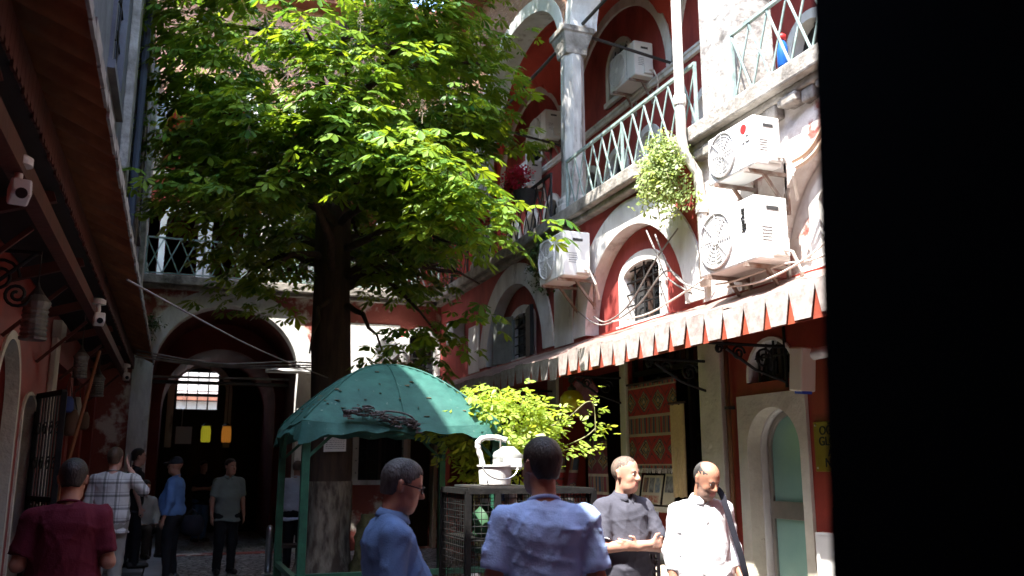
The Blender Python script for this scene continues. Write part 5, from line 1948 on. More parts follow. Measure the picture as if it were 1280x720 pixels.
for j in range(9):
    z = ch + 0.15 + 0.17 * j / 8
    for k in range(N):
        aa = 2 * math.pi * k / N
        r = (0.10, 0.115, 0.115, 0.108, 0.115, 0.115, 0.10, 0.07, 0.045)[j] * (1 + 0.08 * math.sin(3 * aa + j * 2))
        vs.append((2.34 + r * math.cos(aa), 6.25 + 0.8 * r * math.sin(aa), z))
q.add(vs, [(j * N + k, j * N + (k + 1) % N, (j + 1) * N + (k + 1) % N, (j + 1) * N + k) for j in range(8) for k in range(N)] + [tuple(8 * N + k for k in range(N)), tuple(range(N - 1, -1, -1))])
q.build("bottle", pmat("milky_plastic", (0.5, 0.52, 0.5), (0.34, 0.36, 0.34), 9, 0.3, 0.4, 20, trans=(0.7, 0.7, 0.66, 0.35)), jg, smooth=True)
q = MB()
q.box((2.27, 6.145, ch + 0.17), (2.41, 6.158, ch + 0.235))
q.build("label_band", ACG, jg)
hn = thing("wrapped_pipe", "white wrapped pipe bent into a hook above the bucket on the cage", "pipe", (2.2, 6.35, ch + 0.04))
q = MB()
q.tube(smoothpath([(2.20, 6.40, ch + 0.05), (2.19, 6.40, ch + 0.20), (2.16, 6.40, ch + 0.30), (2.155, 6.40, ch + 0.35), (2.20, 6.40, ch + 0.385), (2.30, 6.40, ch + 0.39), (2.38, 6.38, ch + 0.37)]), [0.021 + 0.002 * math.sin(i * 1.1) for i in range(49)], 10)
q.build("wrapping", WHITE, hn, smooth=True)
q = MB()
q.tube([(2.33, 6.38, ch + 0.38), (2.33, 6.38, ch + 0.24)], 0.006, 6)
q.build("cord", CABLE, hn)
CRT = pmat("grey_black_crate_plastic", (0.05, 0.05, 0.055), (0.09, 0.09, 0.095), 6, 0.45)
for i in range(5):
    z = i * 0.265
    t = thing("crate", ["dark plastic crate at the bottom of the stack right of the cage", "dark plastic crate second from the bottom of the stack by the cage", "dark plastic crate in the middle of the stack right of the cage",
                        "dark plastic crate second from the top of the stack by the cage", "dark plastic crate topmost in the stack right of the cage"][i], "crate", (3.14, 6.0, z), 0, "stacked plastic crates by the cage")
    xa, xb, ya, yb, h = 2.94, 3.34, 5.78, 6.22, 0.26
    for (nm, fr_, L) in (("side", lambda u, v, d: (xa + u, ya + d, z + v), xb - xa), ("side", lambda u, v, d: (xa + u, yb - d, z + v), xb - xa), ("side", lambda u, v, d: (xa + d, ya + 0.011 + u, z + v), yb - ya - 0.022), ("side", lambda u, v, d: (xb - d, ya + 0.011 + u, z + v), yb - ya - 0.022)):
        q = MB()
        holes = []
        nx, nz_ = 9, 5
        for a_ in range(nx):
            for b_ in range(nz_):
                holes.append(rect(0.02 + a_ * (L - 0.04) / nx + 0.006, 0.03 + b_ * 0.042, 0.02 + (a_ + 1) * (L - 0.04) / nx - 0.006, 0.03 + b_ * 0.042 + 0.030))
        q.plate(fr_, rect(0, 0.002, L, h), holes, 0, 0.010)
        q.build(nm, CRT, t)
    q = MB()
    q.box((xa + 0.011, ya + 0.011, z + 0.004), (xb - 0.011, yb - 0.011, z + 0.014))
    q.build("floor", CRT, t)

BS = thing("potted_bush", "yellow green leafy bush glowing in the sun behind the wire cage", "bush", (3.10, 8.92, 0))
q = MB()
q.lathe([(0.20, 0), (0.27, 0.38), (0.30, 0.40), (0.30, 0.46), (0.26, 0.46), (0.24, 0.40), (0.01, 0.39)], (3.10, 8.92, 0), 20)
q.build("pot", ROOFT, BS)
q = MB()
rb = np.random.default_rng(8)
bt_ = []
for i in range(30):
    e = np.array((3.18, 8.87, 2.08)) + unit(rb.normal(0, 1, 3)) * np.array((0.72, 0.5, 0.36)) * rb.uniform(0.6, 1.0)
    pts = smoothpath([(3.10, 8.92, 0.4), (3.1 + rb.normal(0, 0.06), 8.92 + rb.normal(0, 0.06), 1.1), (3.12 + (e[0] - 3.12) * 0.5, 8.9 + (e[1] - 8.9) * 0.5, 1.8), tuple(e)], 5)
    q.tube([tuple(p_) for p_ in pts], [0.016 * (1 - 0.8 * k / (len(pts) - 1)) for k in range(len(pts))], 5)
    for p_ in pts[8:]:
        bt_.append(np.array(p_))
for pts in ([(3.55, 8.82, 2.0), (3.90, 8.72, 2.12), (4.15, 8.67, 2.32), (4.25, 8.67, 2.28), (4.26, 8.67, 2.0)], [(3.60, 8.82, 1.8), (3.90, 8.77, 1.85), (4.15, 8.72, 1.95), (4.28, 8.70, 2.05)], [(3.50, 8.82, 1.75), (3.70, 8.77, 1.68), (3.95, 8.72, 1.82), (4.15, 8.70, 1.80)]):
    sp_ = smoothpath(pts)
    q.tube(sp_, 0.007, 5)
    bt_ += [np.array(p_) for p_ in sp_[::6]]
q.build("branch", pmat("pale_green_stem", (0.20, 0.20, 0.09), (0.14, 0.12, 0.06), 8, 0.7), BS, smooth=True)
bt_ = np.array(bt_)
C = np.repeat(bt_, 5, 0)
P = C + rb.normal(0, 1, C.shape) * np.array((0.09, 0.09, 0.06))
# extra filling
P2 = np.array((3.15, 8.87, 2.08)) + unit(rb.normal(0, 1, (1100, 3))) * np.array((0.84, 0.55, 0.42)) * rb.uniform(0.45, 1.0, (1100, 1))
P2 = P2[(np.sin(P2[:, 0] * 9) + np.sin(P2[:, 2] * 11 + P2[:, 0] * 4)) > -0.7]
P = np.concatenate([P, P2])
P = P[P[:, 2] > 1.45]
O = unit(P - np.array((3.15, 8.87, 1.9)) + rb.normal(0, 0.25, P.shape))
Nn = unit(rb.normal(0, 0.45, P.shape) + np.array((-0.2, -0.3, 1.0)))
leaf_mesh("foliage", P, O, Nn, rb.uniform(0.07, 0.125, len(P)), LEAF2, BS, 3, 0.9, 0.50, 0.3, seed=4)

# ------------------------------------------------------------------ wall plants and flowers
def plant_mass(name, label, cat, c, rad, n, mat, size, leaflets=3, seed=1, hang=0.0, stems=14, stemmat=None, flower=None):
    t = thing(name, label, cat, c)
    r = np.random.default_rng(seed)
    c = np.array(c)
    q = MB()
    pp = []
    for i in range(stems):
        e = c + unit(r.normal(0, 1, 3)) * np.array(rad) * r.uniform(0.5, 1.0)
        e[2] -= hang * r.uniform(0.2, 1.0)
        e[0] = min(e[0], c[0] + rad[0])
        pts = smoothpath([tuple(c + np.array((0.05, 0, rad[2] * 0.3))), tuple((c + e) / 2 + np.array((-0.05, 0, 0.12))), tuple(e)], 6)
        q.tube(pts, 0.006, 5)
        pp += [np.array(p_) for p_ in pts[3:]]
    q.build("stem", stemmat or MATS["pale_green_stem"], t)
    pp = np.array(pp)
    C = pp[r.integers(0, len(pp), n)]
    P = C + r.normal(0, 1, (n, 3)) * np.array(rad) * 0.20
    O = unit(r.normal(0, 1, (n, 3)) + np.array((-0.4, -0.2, -0.3)))
    Nn = unit(r.normal(0, 0.5, (n, 3)) + np.array((-0.5, -0.4, 0.7)))
    leaf_mesh("foliage", P, O, Nn, r.uniform(0.6, 1.1, n) * size, mat, t, leaflets, 1.0, 0.55, 0.3, seed=seed + 1)
    if flower:
        C = pp[r.integers(0, len(pp), 240)]
        P = C + r.normal(0, 1, (240, 3)) * np.array(rad) * 0.22 + np.array((-0.04, -0.03, 0.05))
        O = unit(r.normal(0, 1, P.shape))
        Nn = unit(r.normal(0, 0.6, P.shape) + np.array((-0.5, -0.5, 0.5)))
        leaf_mesh("blossom", P, O, Nn, r.uniform(0.05, 0.08, len(P)), flower, t, 5, 2.6, 0.8, 0.2, seed=seed + 2)
    return t
plant_mass("hanging_vine", "pale green vine spilling down the wall beside the drainpipe", "vine", (4.86, 8.05, 4.95), (0.26, 0.42, 0.42), 1300, VINE, 0.075, 3, 3, 0.55, 34)
plant_mass("dark_ivy", "dark ivy hanging from the ledge left of the long strut air conditioner", "ivy", (5.05, 11.9, 4.85), (0.14, 0.55, 0.3), 700, IVY, 0.07, 3, 5, 0.45, 26)
FLW = leaf_material("red_blossom", (0.42, 0.02, 0.05), (0.62, 0.04, 0.09), (1.6, 1.2, 1.2), 0.35)
plant_mass("flower_box", "red flowering plant trailing over the balcony rail beside the marble column", "flowers", (4.98, 12.75, 6.10), (0.22, 0.42, 0.26), 140, IVY, 0.07, 3, 9, 0.05, 20, None, FLW)
t = COL.objects[-1]
q = MB()
q.lathe([(0.14, 0), (0.2, 0.22), (0.21, 0.26)], (4.98, 12.5, 5.68), 16)
tag(q.build("flower_pot", IRON, loc=(4.98, 12.5, 5.68)), "dark flower pot hooked on the rail under the red flowers", "pot")
plant_mass("flower_box", "smaller bunch of red flowers on the balcony rail further left", "flowers", (4.98, 14.7, 6.02), (0.15, 0.30, 0.12), 60, IVY, 0.06, 3, 12, 0.05, 12, None, FLW)
plant_mass("wall_fern", "small fern growing on the left foot of the gateway arch", "fern", (-0.62, 17.85, 4.25), (0.3, 0.12, 0.25), 160, IVY, 0.08, 3, 15, 0.1, 14)
# ------------------------------------------------------------------ people: bodies grown from smooth distance fields
def surface_nets(D, org, h):
    S = D < 0
    nx, ny, nz = D.shape
    sh = (nx - 1, ny - 1, nz - 1)
    cnt = np.zeros(sh, dtype=np.int8)
    for dx in (0, 1):
        for dy in (0, 1):
            for dz in (0, 1):
                cnt += S[dx:dx + sh[0], dy:dy + sh[1], dz:dz + sh[2]]
    act = (cnt > 0) & (cnt < 8)
    I = np.argwhere(act)
    idx = -np.ones(sh, dtype=np.int64)
    idx[act] = np.arange(len(I))
    acc = np.zeros((len(I), 3))
    num = np.zeros(len(I))
    cor = [np.array((a, b, c)) for a in (0, 1) for b in (0, 1) for c in (0, 1)]
    val = {tuple(c): D[I[:, 0] + c[0], I[:, 1] + c[1], I[:, 2] + c[2]] for c in cor}
    for c in cor:
        for ax_ in range(3):
            if c[ax_] == 0:
                e = c.copy()
                e[ax_] = 1
                a, b = val[tuple(c)], val[tuple(e)]
                cr = (a < 0) != (b < 0)
                t = np.where(cr, a / np.where(cr, a - b, 1), 0)
                pos = c[None, :] + t[:, None] * (e - c)[None, :]
                acc[cr] += pos[cr]
                num[cr] += 1
    V = np.array(org) + h * (I + acc / np.maximum(num, 1)[:, None])
    F = []
    for ax_ in range(3):
        o1, o2 = (ax_ + 1) % 3, (ax_ + 2) % 3
        sl0 = [slice(None)] * 3
        sl1 = [slice(None)] * 3
        sl0[ax_] = slice(0, -1)
        sl1[ax_] = slice(1, None)
        A, B = S[tuple(sl0)], S[tuple(sl1)]
        E = np.argwhere(A != B)
        ok = np.ones(len(E), bool)
        for o_ in (o1, o2):
            ok &= (E[:, o_] > 0) & (E[:, o_] < sh[o_])
        ok &= E[:, ax_] < sh[ax_]
        E = E[ok]
        ins = A[tuple(E.T)]
        q_ = []
        for (p_, r_) in ((0, 0), (1, 0), (1, 1), (0, 1)):
            c = E.copy()
            c[:, o1] -= 1 - p_
            c[:, o2] -= 1 - r_
            q_.append(idx[tuple(c.T)])
        q_ = np.stack(q_, 1)
        q_[~ins] = q_[~ins][:, ::-1]
        F.append(q_)
    return V, np.concatenate(F)


def field(prims, h, extra=0.06):
    """prims: dicts with a (start), b (end), r0, r1, k, flat (scale of one axis, given as unit vector), cut planes, sub"""
    pts = np.array([p for d in prims if not d.get('sub') for p in (d['a'], d['b'])])
    rad = max(max(d['r0'], d['r1']) for d in prims)
    lo, hi = pts.min(0) - rad - extra, pts.max(0) + rad + extra
    n = np.ceil((hi - lo) / h).astype(int) + 1
    D = np.full(n, 1.0, dtype=np.float32)
    axs = [lo[i] + h * np.arange(n[i]) for i in range(3)]
    for d in prims:
        a, b = np.array(d['a'], float), np.array(d['b'], float)
        r0, r1, k = d['r0'], d['r1'], d.get('k', 0.03)
        m = max(r0, r1) * max(1, d.get('wide', 1)) + k + 3 * h
        l_, h_ = np.minimum(a, b) - m, np.maximum(a, b) + m
        sl = []
        for i in range(3):
            s = max(0, int((l_[i] - lo[i]) / h))
            e = min(n[i], int((h_[i] - lo[i]) / h) + 2)
            sl.append(slice(s, max(s, e)))
        X, Y, Z = np.meshgrid(*[axs[i][sl[i]] for i in range(3)], indexing='ij')
        P = np.stack([X, Y, Z], -1)
        if P.size == 0:
            continue
        q_ = P - a
        ab = b - a
        if 'flat' in d:                                     # thin the shape along one direction
            u, s = np.array(d['flat'][0], float), d['flat'][1]
            u /= np.linalg.norm(u)
            q_ = q_ + (q_ @ u)[..., None] * u * (1 / s - 1)
            ab = ab + (ab @ u) * u * (1 / s - 1)
        L2 = ab @ ab
        t = np.clip((q_ @ ab) / L2, 0, 1) if L2 > 1e-12 else np.zeros(q_.shape[:-1])
        dist = np.linalg.norm(q_ - t[..., None] * ab, axis=-1) - (r0 + (r1 - r0) * t)
        for (pc, pn) in d.get('cut', []):
            dist = np.maximum(dist, (P - np.array(pc)) @ np.array(pn, float))
        cur = D[tuple(sl)]
        if d.get('sub'):
            dist = -dist
            hh = np.clip(0.5 - 0.5 * (dist - cur) / k, 0, 1)
            D[tuple(sl)] = dist * (1 - hh) + cur * hh + k * hh * (1 - hh)
        else:
            hh = np.clip(0.5 + 0.5 * (cur - dist) / k, 0, 1)
            D[tuple(sl)] = cur * (1 - hh) + dist * hh - k * hh * (1 - hh)
    return D, lo, axs


def folds(D, axs, amp, seed, sx=1.0):
    r = np.random.default_rng(seed)
    X, Y, Z = np.meshgrid(*axs, indexing='ij')
    s = np.zeros_like(X)
    for i in range(7):
        f = r.normal(0, 1, 3) * np.array((22, 22, 9)) * (0.6 + 0.25 * i) * sx
        w = r.normal(0, 1, 3) * 7
        s += np.sin(X * f[0] + Y * f[1] + Z * f[2] + 1.2 * np.sin(X * w[0] + Y * w[1] + Z * w[2]) + r.uniform(0, 6)) / (1 + 0.35 * i)
    for i in range(5):                                         # sharper creases running slantwise
        f = np.array((r.normal(0, 16), r.normal(0, 10), r.normal(0, 20)))
        ph = X * f[0] + Y * f[1] + Z * f[2] + 1.5 * np.sin(X * r.normal(0, 9) + Z * r.normal(0, 8)) + r.uniform(0, 6)
        s -= 1.1 * (1 - np.abs(np.sin(ph))) ** 5
    return D + np.minimum(amp * s * 0.5, 0.004).astype(np.float32)


def sdf_object(name, D, lo, h, mats, parent, matfn=None):
    V, F = surface_nets(D, lo, h)
    me = bpy.data.meshes.new(name)
    me.from_pydata(V.tolist(), [], F.tolist())
    for m in (mats if isinstance(mats, list) else [mats]):
        me.materials.append(m)
    if matfn is not None:
        c = V[F].mean(1)
        me.polygons.foreach_set("material_index", matfn(c).astype(np.int32))
    me.polygons.foreach_set("use_smooth", [True] * len(F))
    me.update()
    o = bpy.data.objects.new(name, me)
    COL.objects.link(o)
    o.parent = parent
    return o


def cap(a, b, r0, r1=None, k=0.03, **kw):
    return dict(a=a, b=b, r0=r0, r1=r0 if r1 is None else r1, k=k, **kw)


SKIN = [pmat("skin_light", (0.52, 0.29, 0.21), (0.46, 0.24, 0.17), 9, 0.5, 0.08, 60), pmat("skin_tan", (0.40, 0.20, 0.13), (0.34, 0.165, 0.11), 9, 0.5, 0.08, 60)]
for m_ in SKIN:
    b_ = m_.node_tree.nodes['Principled BSDF']
    b_.inputs['Subsurface Weight'].default_value = 0.12
    b_.inputs['Subsurface Radius'].default_value = (0.01, 0.004, 0.002)
LIPS = pmat("lips", (0.36, 0.13, 0.11), None, rough=0.45)
STUB = pmat("stubble", (0.17, 0.11, 0.085), (0.26, 0.15, 0.11), 60, 0.7, 0.2, 200)
HAIRS = {k: pmat("hair_" + k, c, c2, 22, 0.55, 0.4, 120, stretch=(1, 1, 0.35)) for k, c, c2 in (("dark", (0.012, 0.009, 0.008), (0.04, 0.03, 0.024)), ("grey", (0.022, 0.020, 0.019), (0.085, 0.082, 0.08)), ("brown", (0.05, 0.03, 0.018), (0.10, 0.06, 0.035)), ("short", (0.10, 0.075, 0.06), (0.18, 0.13, 0.10)))}
EYEW = pmat("eye_white", (0.6, 0.57, 0.53), None, rough=0.2)
SHOE = pmat("dark_shoe_leather", (0.02, 0.018, 0.016), (0.04, 0.035, 0.03), 6, 0.4)
LENS = pmat("spectacle_frame", (0.015, 0.015, 0.02), None, rough=0.3)


def fabric(name, c1, c2=None):
    if name in MATS:
        return MATS[name]
    c2 = c2 or tuple(x * 0.82 for x in c1)
    return pmat(name, c1, c2, 3.0, 0.9, 0.22, 140, spec=0.15)


def plaid_material():
    m = bpy.data.materials.new("plaid_flannel")
    m.use_nodes = True
    n, l = m.node_tree.nodes, m.node_tree.links
    b = n["Principled BSDF"]
    b.inputs["Roughness"].default_value = 0.9
    tc = n.new("ShaderNodeTexCoord")
    sp = n.new("ShaderNodeSeparateXYZ")
    l.new(tc.outputs["Object"], sp.inputs[0])
    prev = None
    for ax_, sc_ in ((0, 7.5), (2, 7.0)):
        fr_ = n.new("ShaderNodeMath"); fr_.operation = 'MULTIPLY'; fr_.inputs[1].default_value = sc_
        l.new(sp.outputs[ax_], fr_.inputs[0])
        f2 = n.new("ShaderNodeMath"); f2.operation = 'FRACT'
        l.new(fr_.outputs[0], f2.inputs[0])
        r = n.new("ShaderNodeValToRGB")
        r.color_ramp.interpolation = 'CONSTANT'
        e = r.color_ramp.elements
        cc = [(0.0, 1.0), (0.42, 0.45), (0.60, 1.0), (0.74, 0.65), (0.80, 1.0)]
        while len(e) < len(cc):
            e.new(0.5)
        for k, (p_, c_) in enumerate(cc):
            e[k].position = p_
            e[k].color = (c_, c_, c_, 1)
        l.new(f2.outputs[0], r.inputs[0])
        mx = n.new("ShaderNodeMix"); mx.data_type = 'RGBA'; mx.blend_type = 'MULTIPLY'; mx.inputs[0].default_value = 1
        if prev is None:
            mx.inputs[6].default_value = (0.50, 0.47, 0.44, 1)
        else:
            l.new(prev, mx.inputs[6])
        l.new(r.outputs[0], mx.inputs[7])
        prev = mx.outputs[2]
    l.new(prev, b.inputs["Base Color"])
    return m


PLAID = plaid_material()
MATS["plaid"] = PLAID
ARMS = {
    'relaxed': lambda s: ((s * .238, -.025, 1.13), (s * .25, .05, .89), (0, .22, -1), (-.3 * s, 1, .2)),
    'phone': lambda s: ((s * .25, -.03, 1.13), (s * .09, .24, 1.16), (-s * .5, .6, .5), (-s * .6, 0, .8)),
    'ear': lambda s: ((s * .33, .10, 1.27), (s * .15, .08, 1.53), (-s * .35, 0, 1), (0, 1, .2)),
    'fold_under': lambda s: ((s * .255, .08, 1.13), (-s * .02, .190, 1.145), (-s * 1, -.10, .15), (0, .2, 1)),
    'fold_over': lambda s: ((s * .255, .08, 1.14), (-s * .06, .225, 1.165), (-s * 1, -.22, .05), (0, .2, 1)),
    'carry': lambda s: ((s * .245, -.03, 1.13), (s * .24, .13, .91), (0, .45, -.85), (-.3 * s, 1, .4)),
    'lap': lambda s: ((s * .24, .05, 1.15), (s * .13, .26, .98), (-s * .3, .8, -.2), (-s * .6, 0, .8)),
}


def person(label, loc, face_deg, height=1.75, arms=('relaxed', 'relaxed'), head=(0, 0), shirt=None, sleeve='short', trousers=None, hair='dark', hairline=0.0, bald=False,
           skin=0, beard=False, collar=False, build=1.0, res=0.012, glasses=False, cap_col=None, stance=0.0, untuck=True, belly=0.0, vneck=False, lean=0.0, sit=False, seed=1, stripe_cuff=None):
    """figure faces along face_deg (0 = +Y, clockwise to +X); arms (right, left); head (yaw to its right, pitch down) in degrees"""
    k = height / 1.75
    root = thing("person", label, "person", loc, -math.radians(face_deg))
    sh_m = shirt
    # ---- joints
    hipz = .92 if not sit else .50
    dz = hipz - .92
    up = lambda p: (p[0] * 1.0, p[1] + lean * (p[2] - .9), p[2] + dz)
    Sx = .178 * build ** .5
    J = {}
    for s, nm in ((1, arms[0]), (-1, arms[1])):
        E_, W_, hd, th = ARMS[nm](s)
        J[s] = (up((s * Sx, -.005, 1.398)), up(E_), up(W_), np.array(hd, float) / np.linalg.norm(hd), np.array(th, float) / np.linalg.norm(th))
    # ---- head frame
    yaw, pit = math.radians(-head[0]), math.radians(-head[1])
    piv = np.array(up((0, -.005, 1.52)))
    Rh = np.array(Matrix.Rotation(yaw, 3, 'Z') @ Matrix.Rotation(pit, 3, 'X'))
    hc = np.array((0, .022, .115))
    hp = lambda x, y, z: tuple(piv + Rh @ (hc + np.array((x, y, z))))
    hv = lambda x, y, z: tuple(Rh @ np.array((x, y, z), float))
    b = build
    pr = []
    # trunk and legs
    pr += [cap(up((-.075, -.005, .95)), up((.075, -.005, .95)), .105 * b, k=.05), cap(up((0, .005, .98)), up((0, .015 + belly * .3, 1.12)), .135 * b, .135 * b + belly * .3, flat=((0, 1, 0), .82), k=.06, wide=1.3),
           cap(up((-.055, .005, 1.18)), up((-.06, -.005, 1.32)), .105 * b, .105, k=.05), cap(up((.055, .005, 1.18)), up((.06, -.005, 1.32)), .105 * b, .105, k=.05),
           cap(up((-.04, -.012, 1.425)), up((-Sx * .96, -.012, 1.400)), .052, .048, k=.045), cap(up((.04, -.012, 1.425)), up((Sx * .96, -.012, 1.400)), .052, .048, k=.045), cap(up((0, -.02, 1.40)), tuple(piv + Rh @ np.array((0, .0, .04))), .062, .052, k=.035)]
    legs = {}
    for s in (1, -1):
        H_ = (s * .092, 0, hipz - .01)
        if sit:
            K_, A_ = (s * .13, .42, .50), (s * .13, .40, .09)
        else:
            K_, A_ = (s * .10, .02 + stance * s * .10, .49), (s * .105, -.02 + stance * s * .22, .085)
        T_ = (A_[0] + s * .03, A_[1] + .16, .035)
        legs[s] = (H_, K_, A_, T_)
        pr += [cap(H_, K_, .085 * b, .056, k=.04), cap(K_, A_, .056, .038, k=.03), cap((A_[0], A_[1] - .04, .045), T_, .042, .032, k=.02)]
    # arms and hands
    for s in (1, -1):
        S_, E_, W_, hd, th = J[s]
        pr += [cap(S_, E_, .052, .040, k=.03), cap(E_, W_, .042, .027, k=.02)]
        W = np.array(W_)
        side = np.cross(hd, th)
        side /= np.linalg.norm(side)
        nrm = side                                            # palm normal; th = towards the thumb
        th2 = np.cross(side, hd)
        pc = W + hd * .05
        pr.append(cap(tuple(W + hd * .015), tuple(W + hd * .075), .031, .038, k=.015, flat=(nrm, .45)))
        for i, (off, L) in enumerate(((.030, .068), (.011, .078), (-.009, .073), (-.028, .058))):
            q0 = W + hd * .088 + th2 * off
            q1 = q0 + hd * L * .55 - nrm * .010 * s
            q2 = q1 + (hd * .75 - nrm * .65 * s) * L * .5
            pr += [cap(tuple(q0), tuple(q1), .0095, .009, k=.006), cap(tuple(q1), tuple(q2), .009, .0075, k=.005)]
        t0 = W + hd * .03 + th2 * .026
        t1 = t0 + (hd * .55 + th2 * .8) * .042
        t2 = t1 + (hd * .95 + th2 * .15) * .035
        pr += [cap(tuple(t0), tuple(t1), .0125, .0105, k=.01), cap(tuple(t1), tuple(t2), .0105, .0085, k=.006)]
    # head
    def hs(c, r, k_=.02, fl=None, c2=None, **kw):
        d = cap(hp(*c), hp(*(c2 or c)), r, k=k_, **kw)
        if fl:
            d['flat'] = (hv(*fl[0]), fl[1])
        return d
    pr += [hs((0, -.022, .034), .092, .03, ((1, 0, 0), .84)), hs((0, .005, .045), .080, .03, ((1, 0, 0), .90)),
           hs((0, .022, -.02), .068, .03, ((1, 0, 0), .92), (0, .026, -.06)), hs((-.026, .046, -.085), .026, .03, None, (.026, .046, -.085)), hs((0, .066, -.098), .018, .022),
           hs((-.045, .055, -.028), .018, .02, None, (-.038, .062, -.02)), hs((.045, .055, -.028), .018, .02, None, (.038, .062, -.02)),
           hs((-.034, .079, .030), .011, .014, None, (.034, .079, .030)),
           dict(hs((0, .088, .018), .008, .012, None, (0, .112, -.022)), r1=.0125), hs((-.013, .098, -.026), .008, .008, None, (.013, .098, -.026)),
           hs((-.017, .086, -.056), .0075, .006, None, (.017, .086, -.056)), hs((-.014, .085, -.067), .008, .006, None, (.014, .085, -.067)),
           dict(hs((-.031, .101, .010), .013, .012), sub=True), dict(hs((.031, .101, .010), .013, .012), sub=True),
           hs((-.077, -.012, -.020), .011, .008, None, (-.083, -.022, .022)), hs((.077, -.012, -.020), .011, .008, None, (.083, -.022, .022))]
    scale = lambda L: [dict(d, a=tuple(np.array(d['a']) * k), b=tuple(np.array(d['b']) * k), r0=d['r0'] * k, r1=d['r1'] * k, cut=[(tuple(np.array(c) * k), n_) for (c, n_) in d.get('cut', [])]) for d in L]
    hb = min(res, .009) if res < .013 else res
    D, lo, axs = field(scale(pr), hb)
    Ri = Rh.T
    pk = piv * k
    def skinfn(c):
        l_ = (c - pk) @ Rh / k - hc
        mi = np.zeros(len(c))
        lips = (np.abs(l_[:, 0]) < .024) & (l_[:, 1] > .078) & (l_[:, 2] > -.077) & (l_[:, 2] < -.049)
        mi[lips] = 1
        if beard:
            bd = (l_[:, 2] < -.035 + .3 * np.maximum(0, .05 - l_[:, 1])) & (l_[:, 2] > -.125) & (l_[:, 1] > -.005) & ~lips & ~((np.abs(l_[:, 0]) < .03) & (l_[:, 2] > -.045))
            mi[bd] = 2
        return mi
    body = sdf_object("body", D, lo, hb, [SKIN[skin], LIPS, STUB], root, skinfn)
    # ---- eyes and brows
    for s in (1, -1):
        q = MB()
        n_ = 10
        c = np.array(hp(s * .031, .0775, .010)) * k
        prof = [(.0100 * k * math.sin(a), -.0100 * k * math.cos(a)) for a in np.linspace(0.05, 3.09, 9)]
        q.lathe(prof, (0, 0, 0), n_)
        q.mi = 1
        f = Vector(hv(0.0, 1, 0))
        q.lathe([(.0055 * k, 0), (.003 * k, .0015)], tuple(f * .0093 * k), 8, axis=f.to_track_quat('Z', 'Y').to_matrix())
        o = q.build("eye", [EYEW, INK], root, local=True, smooth=True)
        o.location = tuple(c)
        q = MB()
        q.tube([tuple(np.array(hp(s * x, y, z)) * k) for (x, y, z) in ((.013, .0905, .027), (.030, .0885, .033), (.047, .074, .027))], [.0035 * k, .0045 * k, .002 * k], 6)
        q.build("eyebrow", HAIRS['dark' if hair in ('dark', 'brown') else 'grey'], root, local=True)
    # ---- hair
    if hair and not cap_col:
        hr = [hs((0, -.026, .040), .098, .02, ((1, 0, 0), .845)), hs((0, .004, .052), .0845, .02, ((1, 0, 0), .91)), hs((0, -.06, -.03), .055, .03, ((0, 1, 0), .8))]
        if hair == 'short' or bald:
            hr = [hs((0, -.024, .036), .0945, .02, ((1, 0, 0), .84)), hs((0, .005, .047), .0815, .02, ((1, 0, 0), .905))]
        hh = .006 if res < .013 else .010
        D2, lo2, ax2 = field(scale(hr), hh, .03)
        X, Y, Z = np.meshgrid(*ax2, indexing='ij')
        l_ = (np.stack([X, Y, Z], -1) - pk) @ Rh / k - hc
        t_ = -.75 * l_[..., 1] + .66 * l_[..., 2] - (-.012 + hairline)
        nz_ = .006 * np.sin(l_[..., 0] * 160 + 2 * np.sin(l_[..., 2] * 60)) + .004 * np.sin(l_[..., 2] * 210 + l_[..., 1] * 90)
        D2 = np.maximum(D2 + (.0013 if hair != 'short' else .0006) * np.sin(l_[..., 0] * 420 + 3 * np.sin(l_[..., 1] * 70)) * np.sin(l_[..., 1] * 260 + l_[..., 2] * 180), -(t_ + nz_) * .8)
        # clear the ears
        for s in (1, -1):
            D2 = np.maximum(D2, .022 - np.linalg.norm((l_ - np.array((s * .085, -.008, -.010))) * np.array((.6, 1, .7)), axis=-1))
        if bald:
            D2 = np.maximum(D2, .074 - np.linalg.norm((l_ - np.array((0, .02, .125))) * np.array((1.0, .75, .95)), axis=-1))
        D2 = np.maximum(D2, -.056 - l_[..., 2] + .3 * nz_)
        sdf_object("hair", (D2 * k).astype(np.float32), lo2, hh, HAIRS[hair], root)
    if cap_col:
        cr_ = [hs((0, -.02, .045), .100, .02, ((1, 0, 0), .88)), hs((0, .05, .052), .070, .02, ((0, 0, 1), .35), (0, .10, .045))]
        D2, lo2, ax2 = field(scale(cr_), .008, .03)
        X, Y, Z = np.meshgrid(*ax2, indexing='ij')
        l_ = (np.stack([X, Y, Z], -1) - pk) @ Rh / k - hc
        D2 = np.maximum(D2, (.028 - l_[..., 2]) * .9)
        sdf_object("cap", D2.astype(np.float32), lo2, .008, cap_col, root)
    # ---- shirt
    inf = .016
    hemz = .80 if untuck else .93
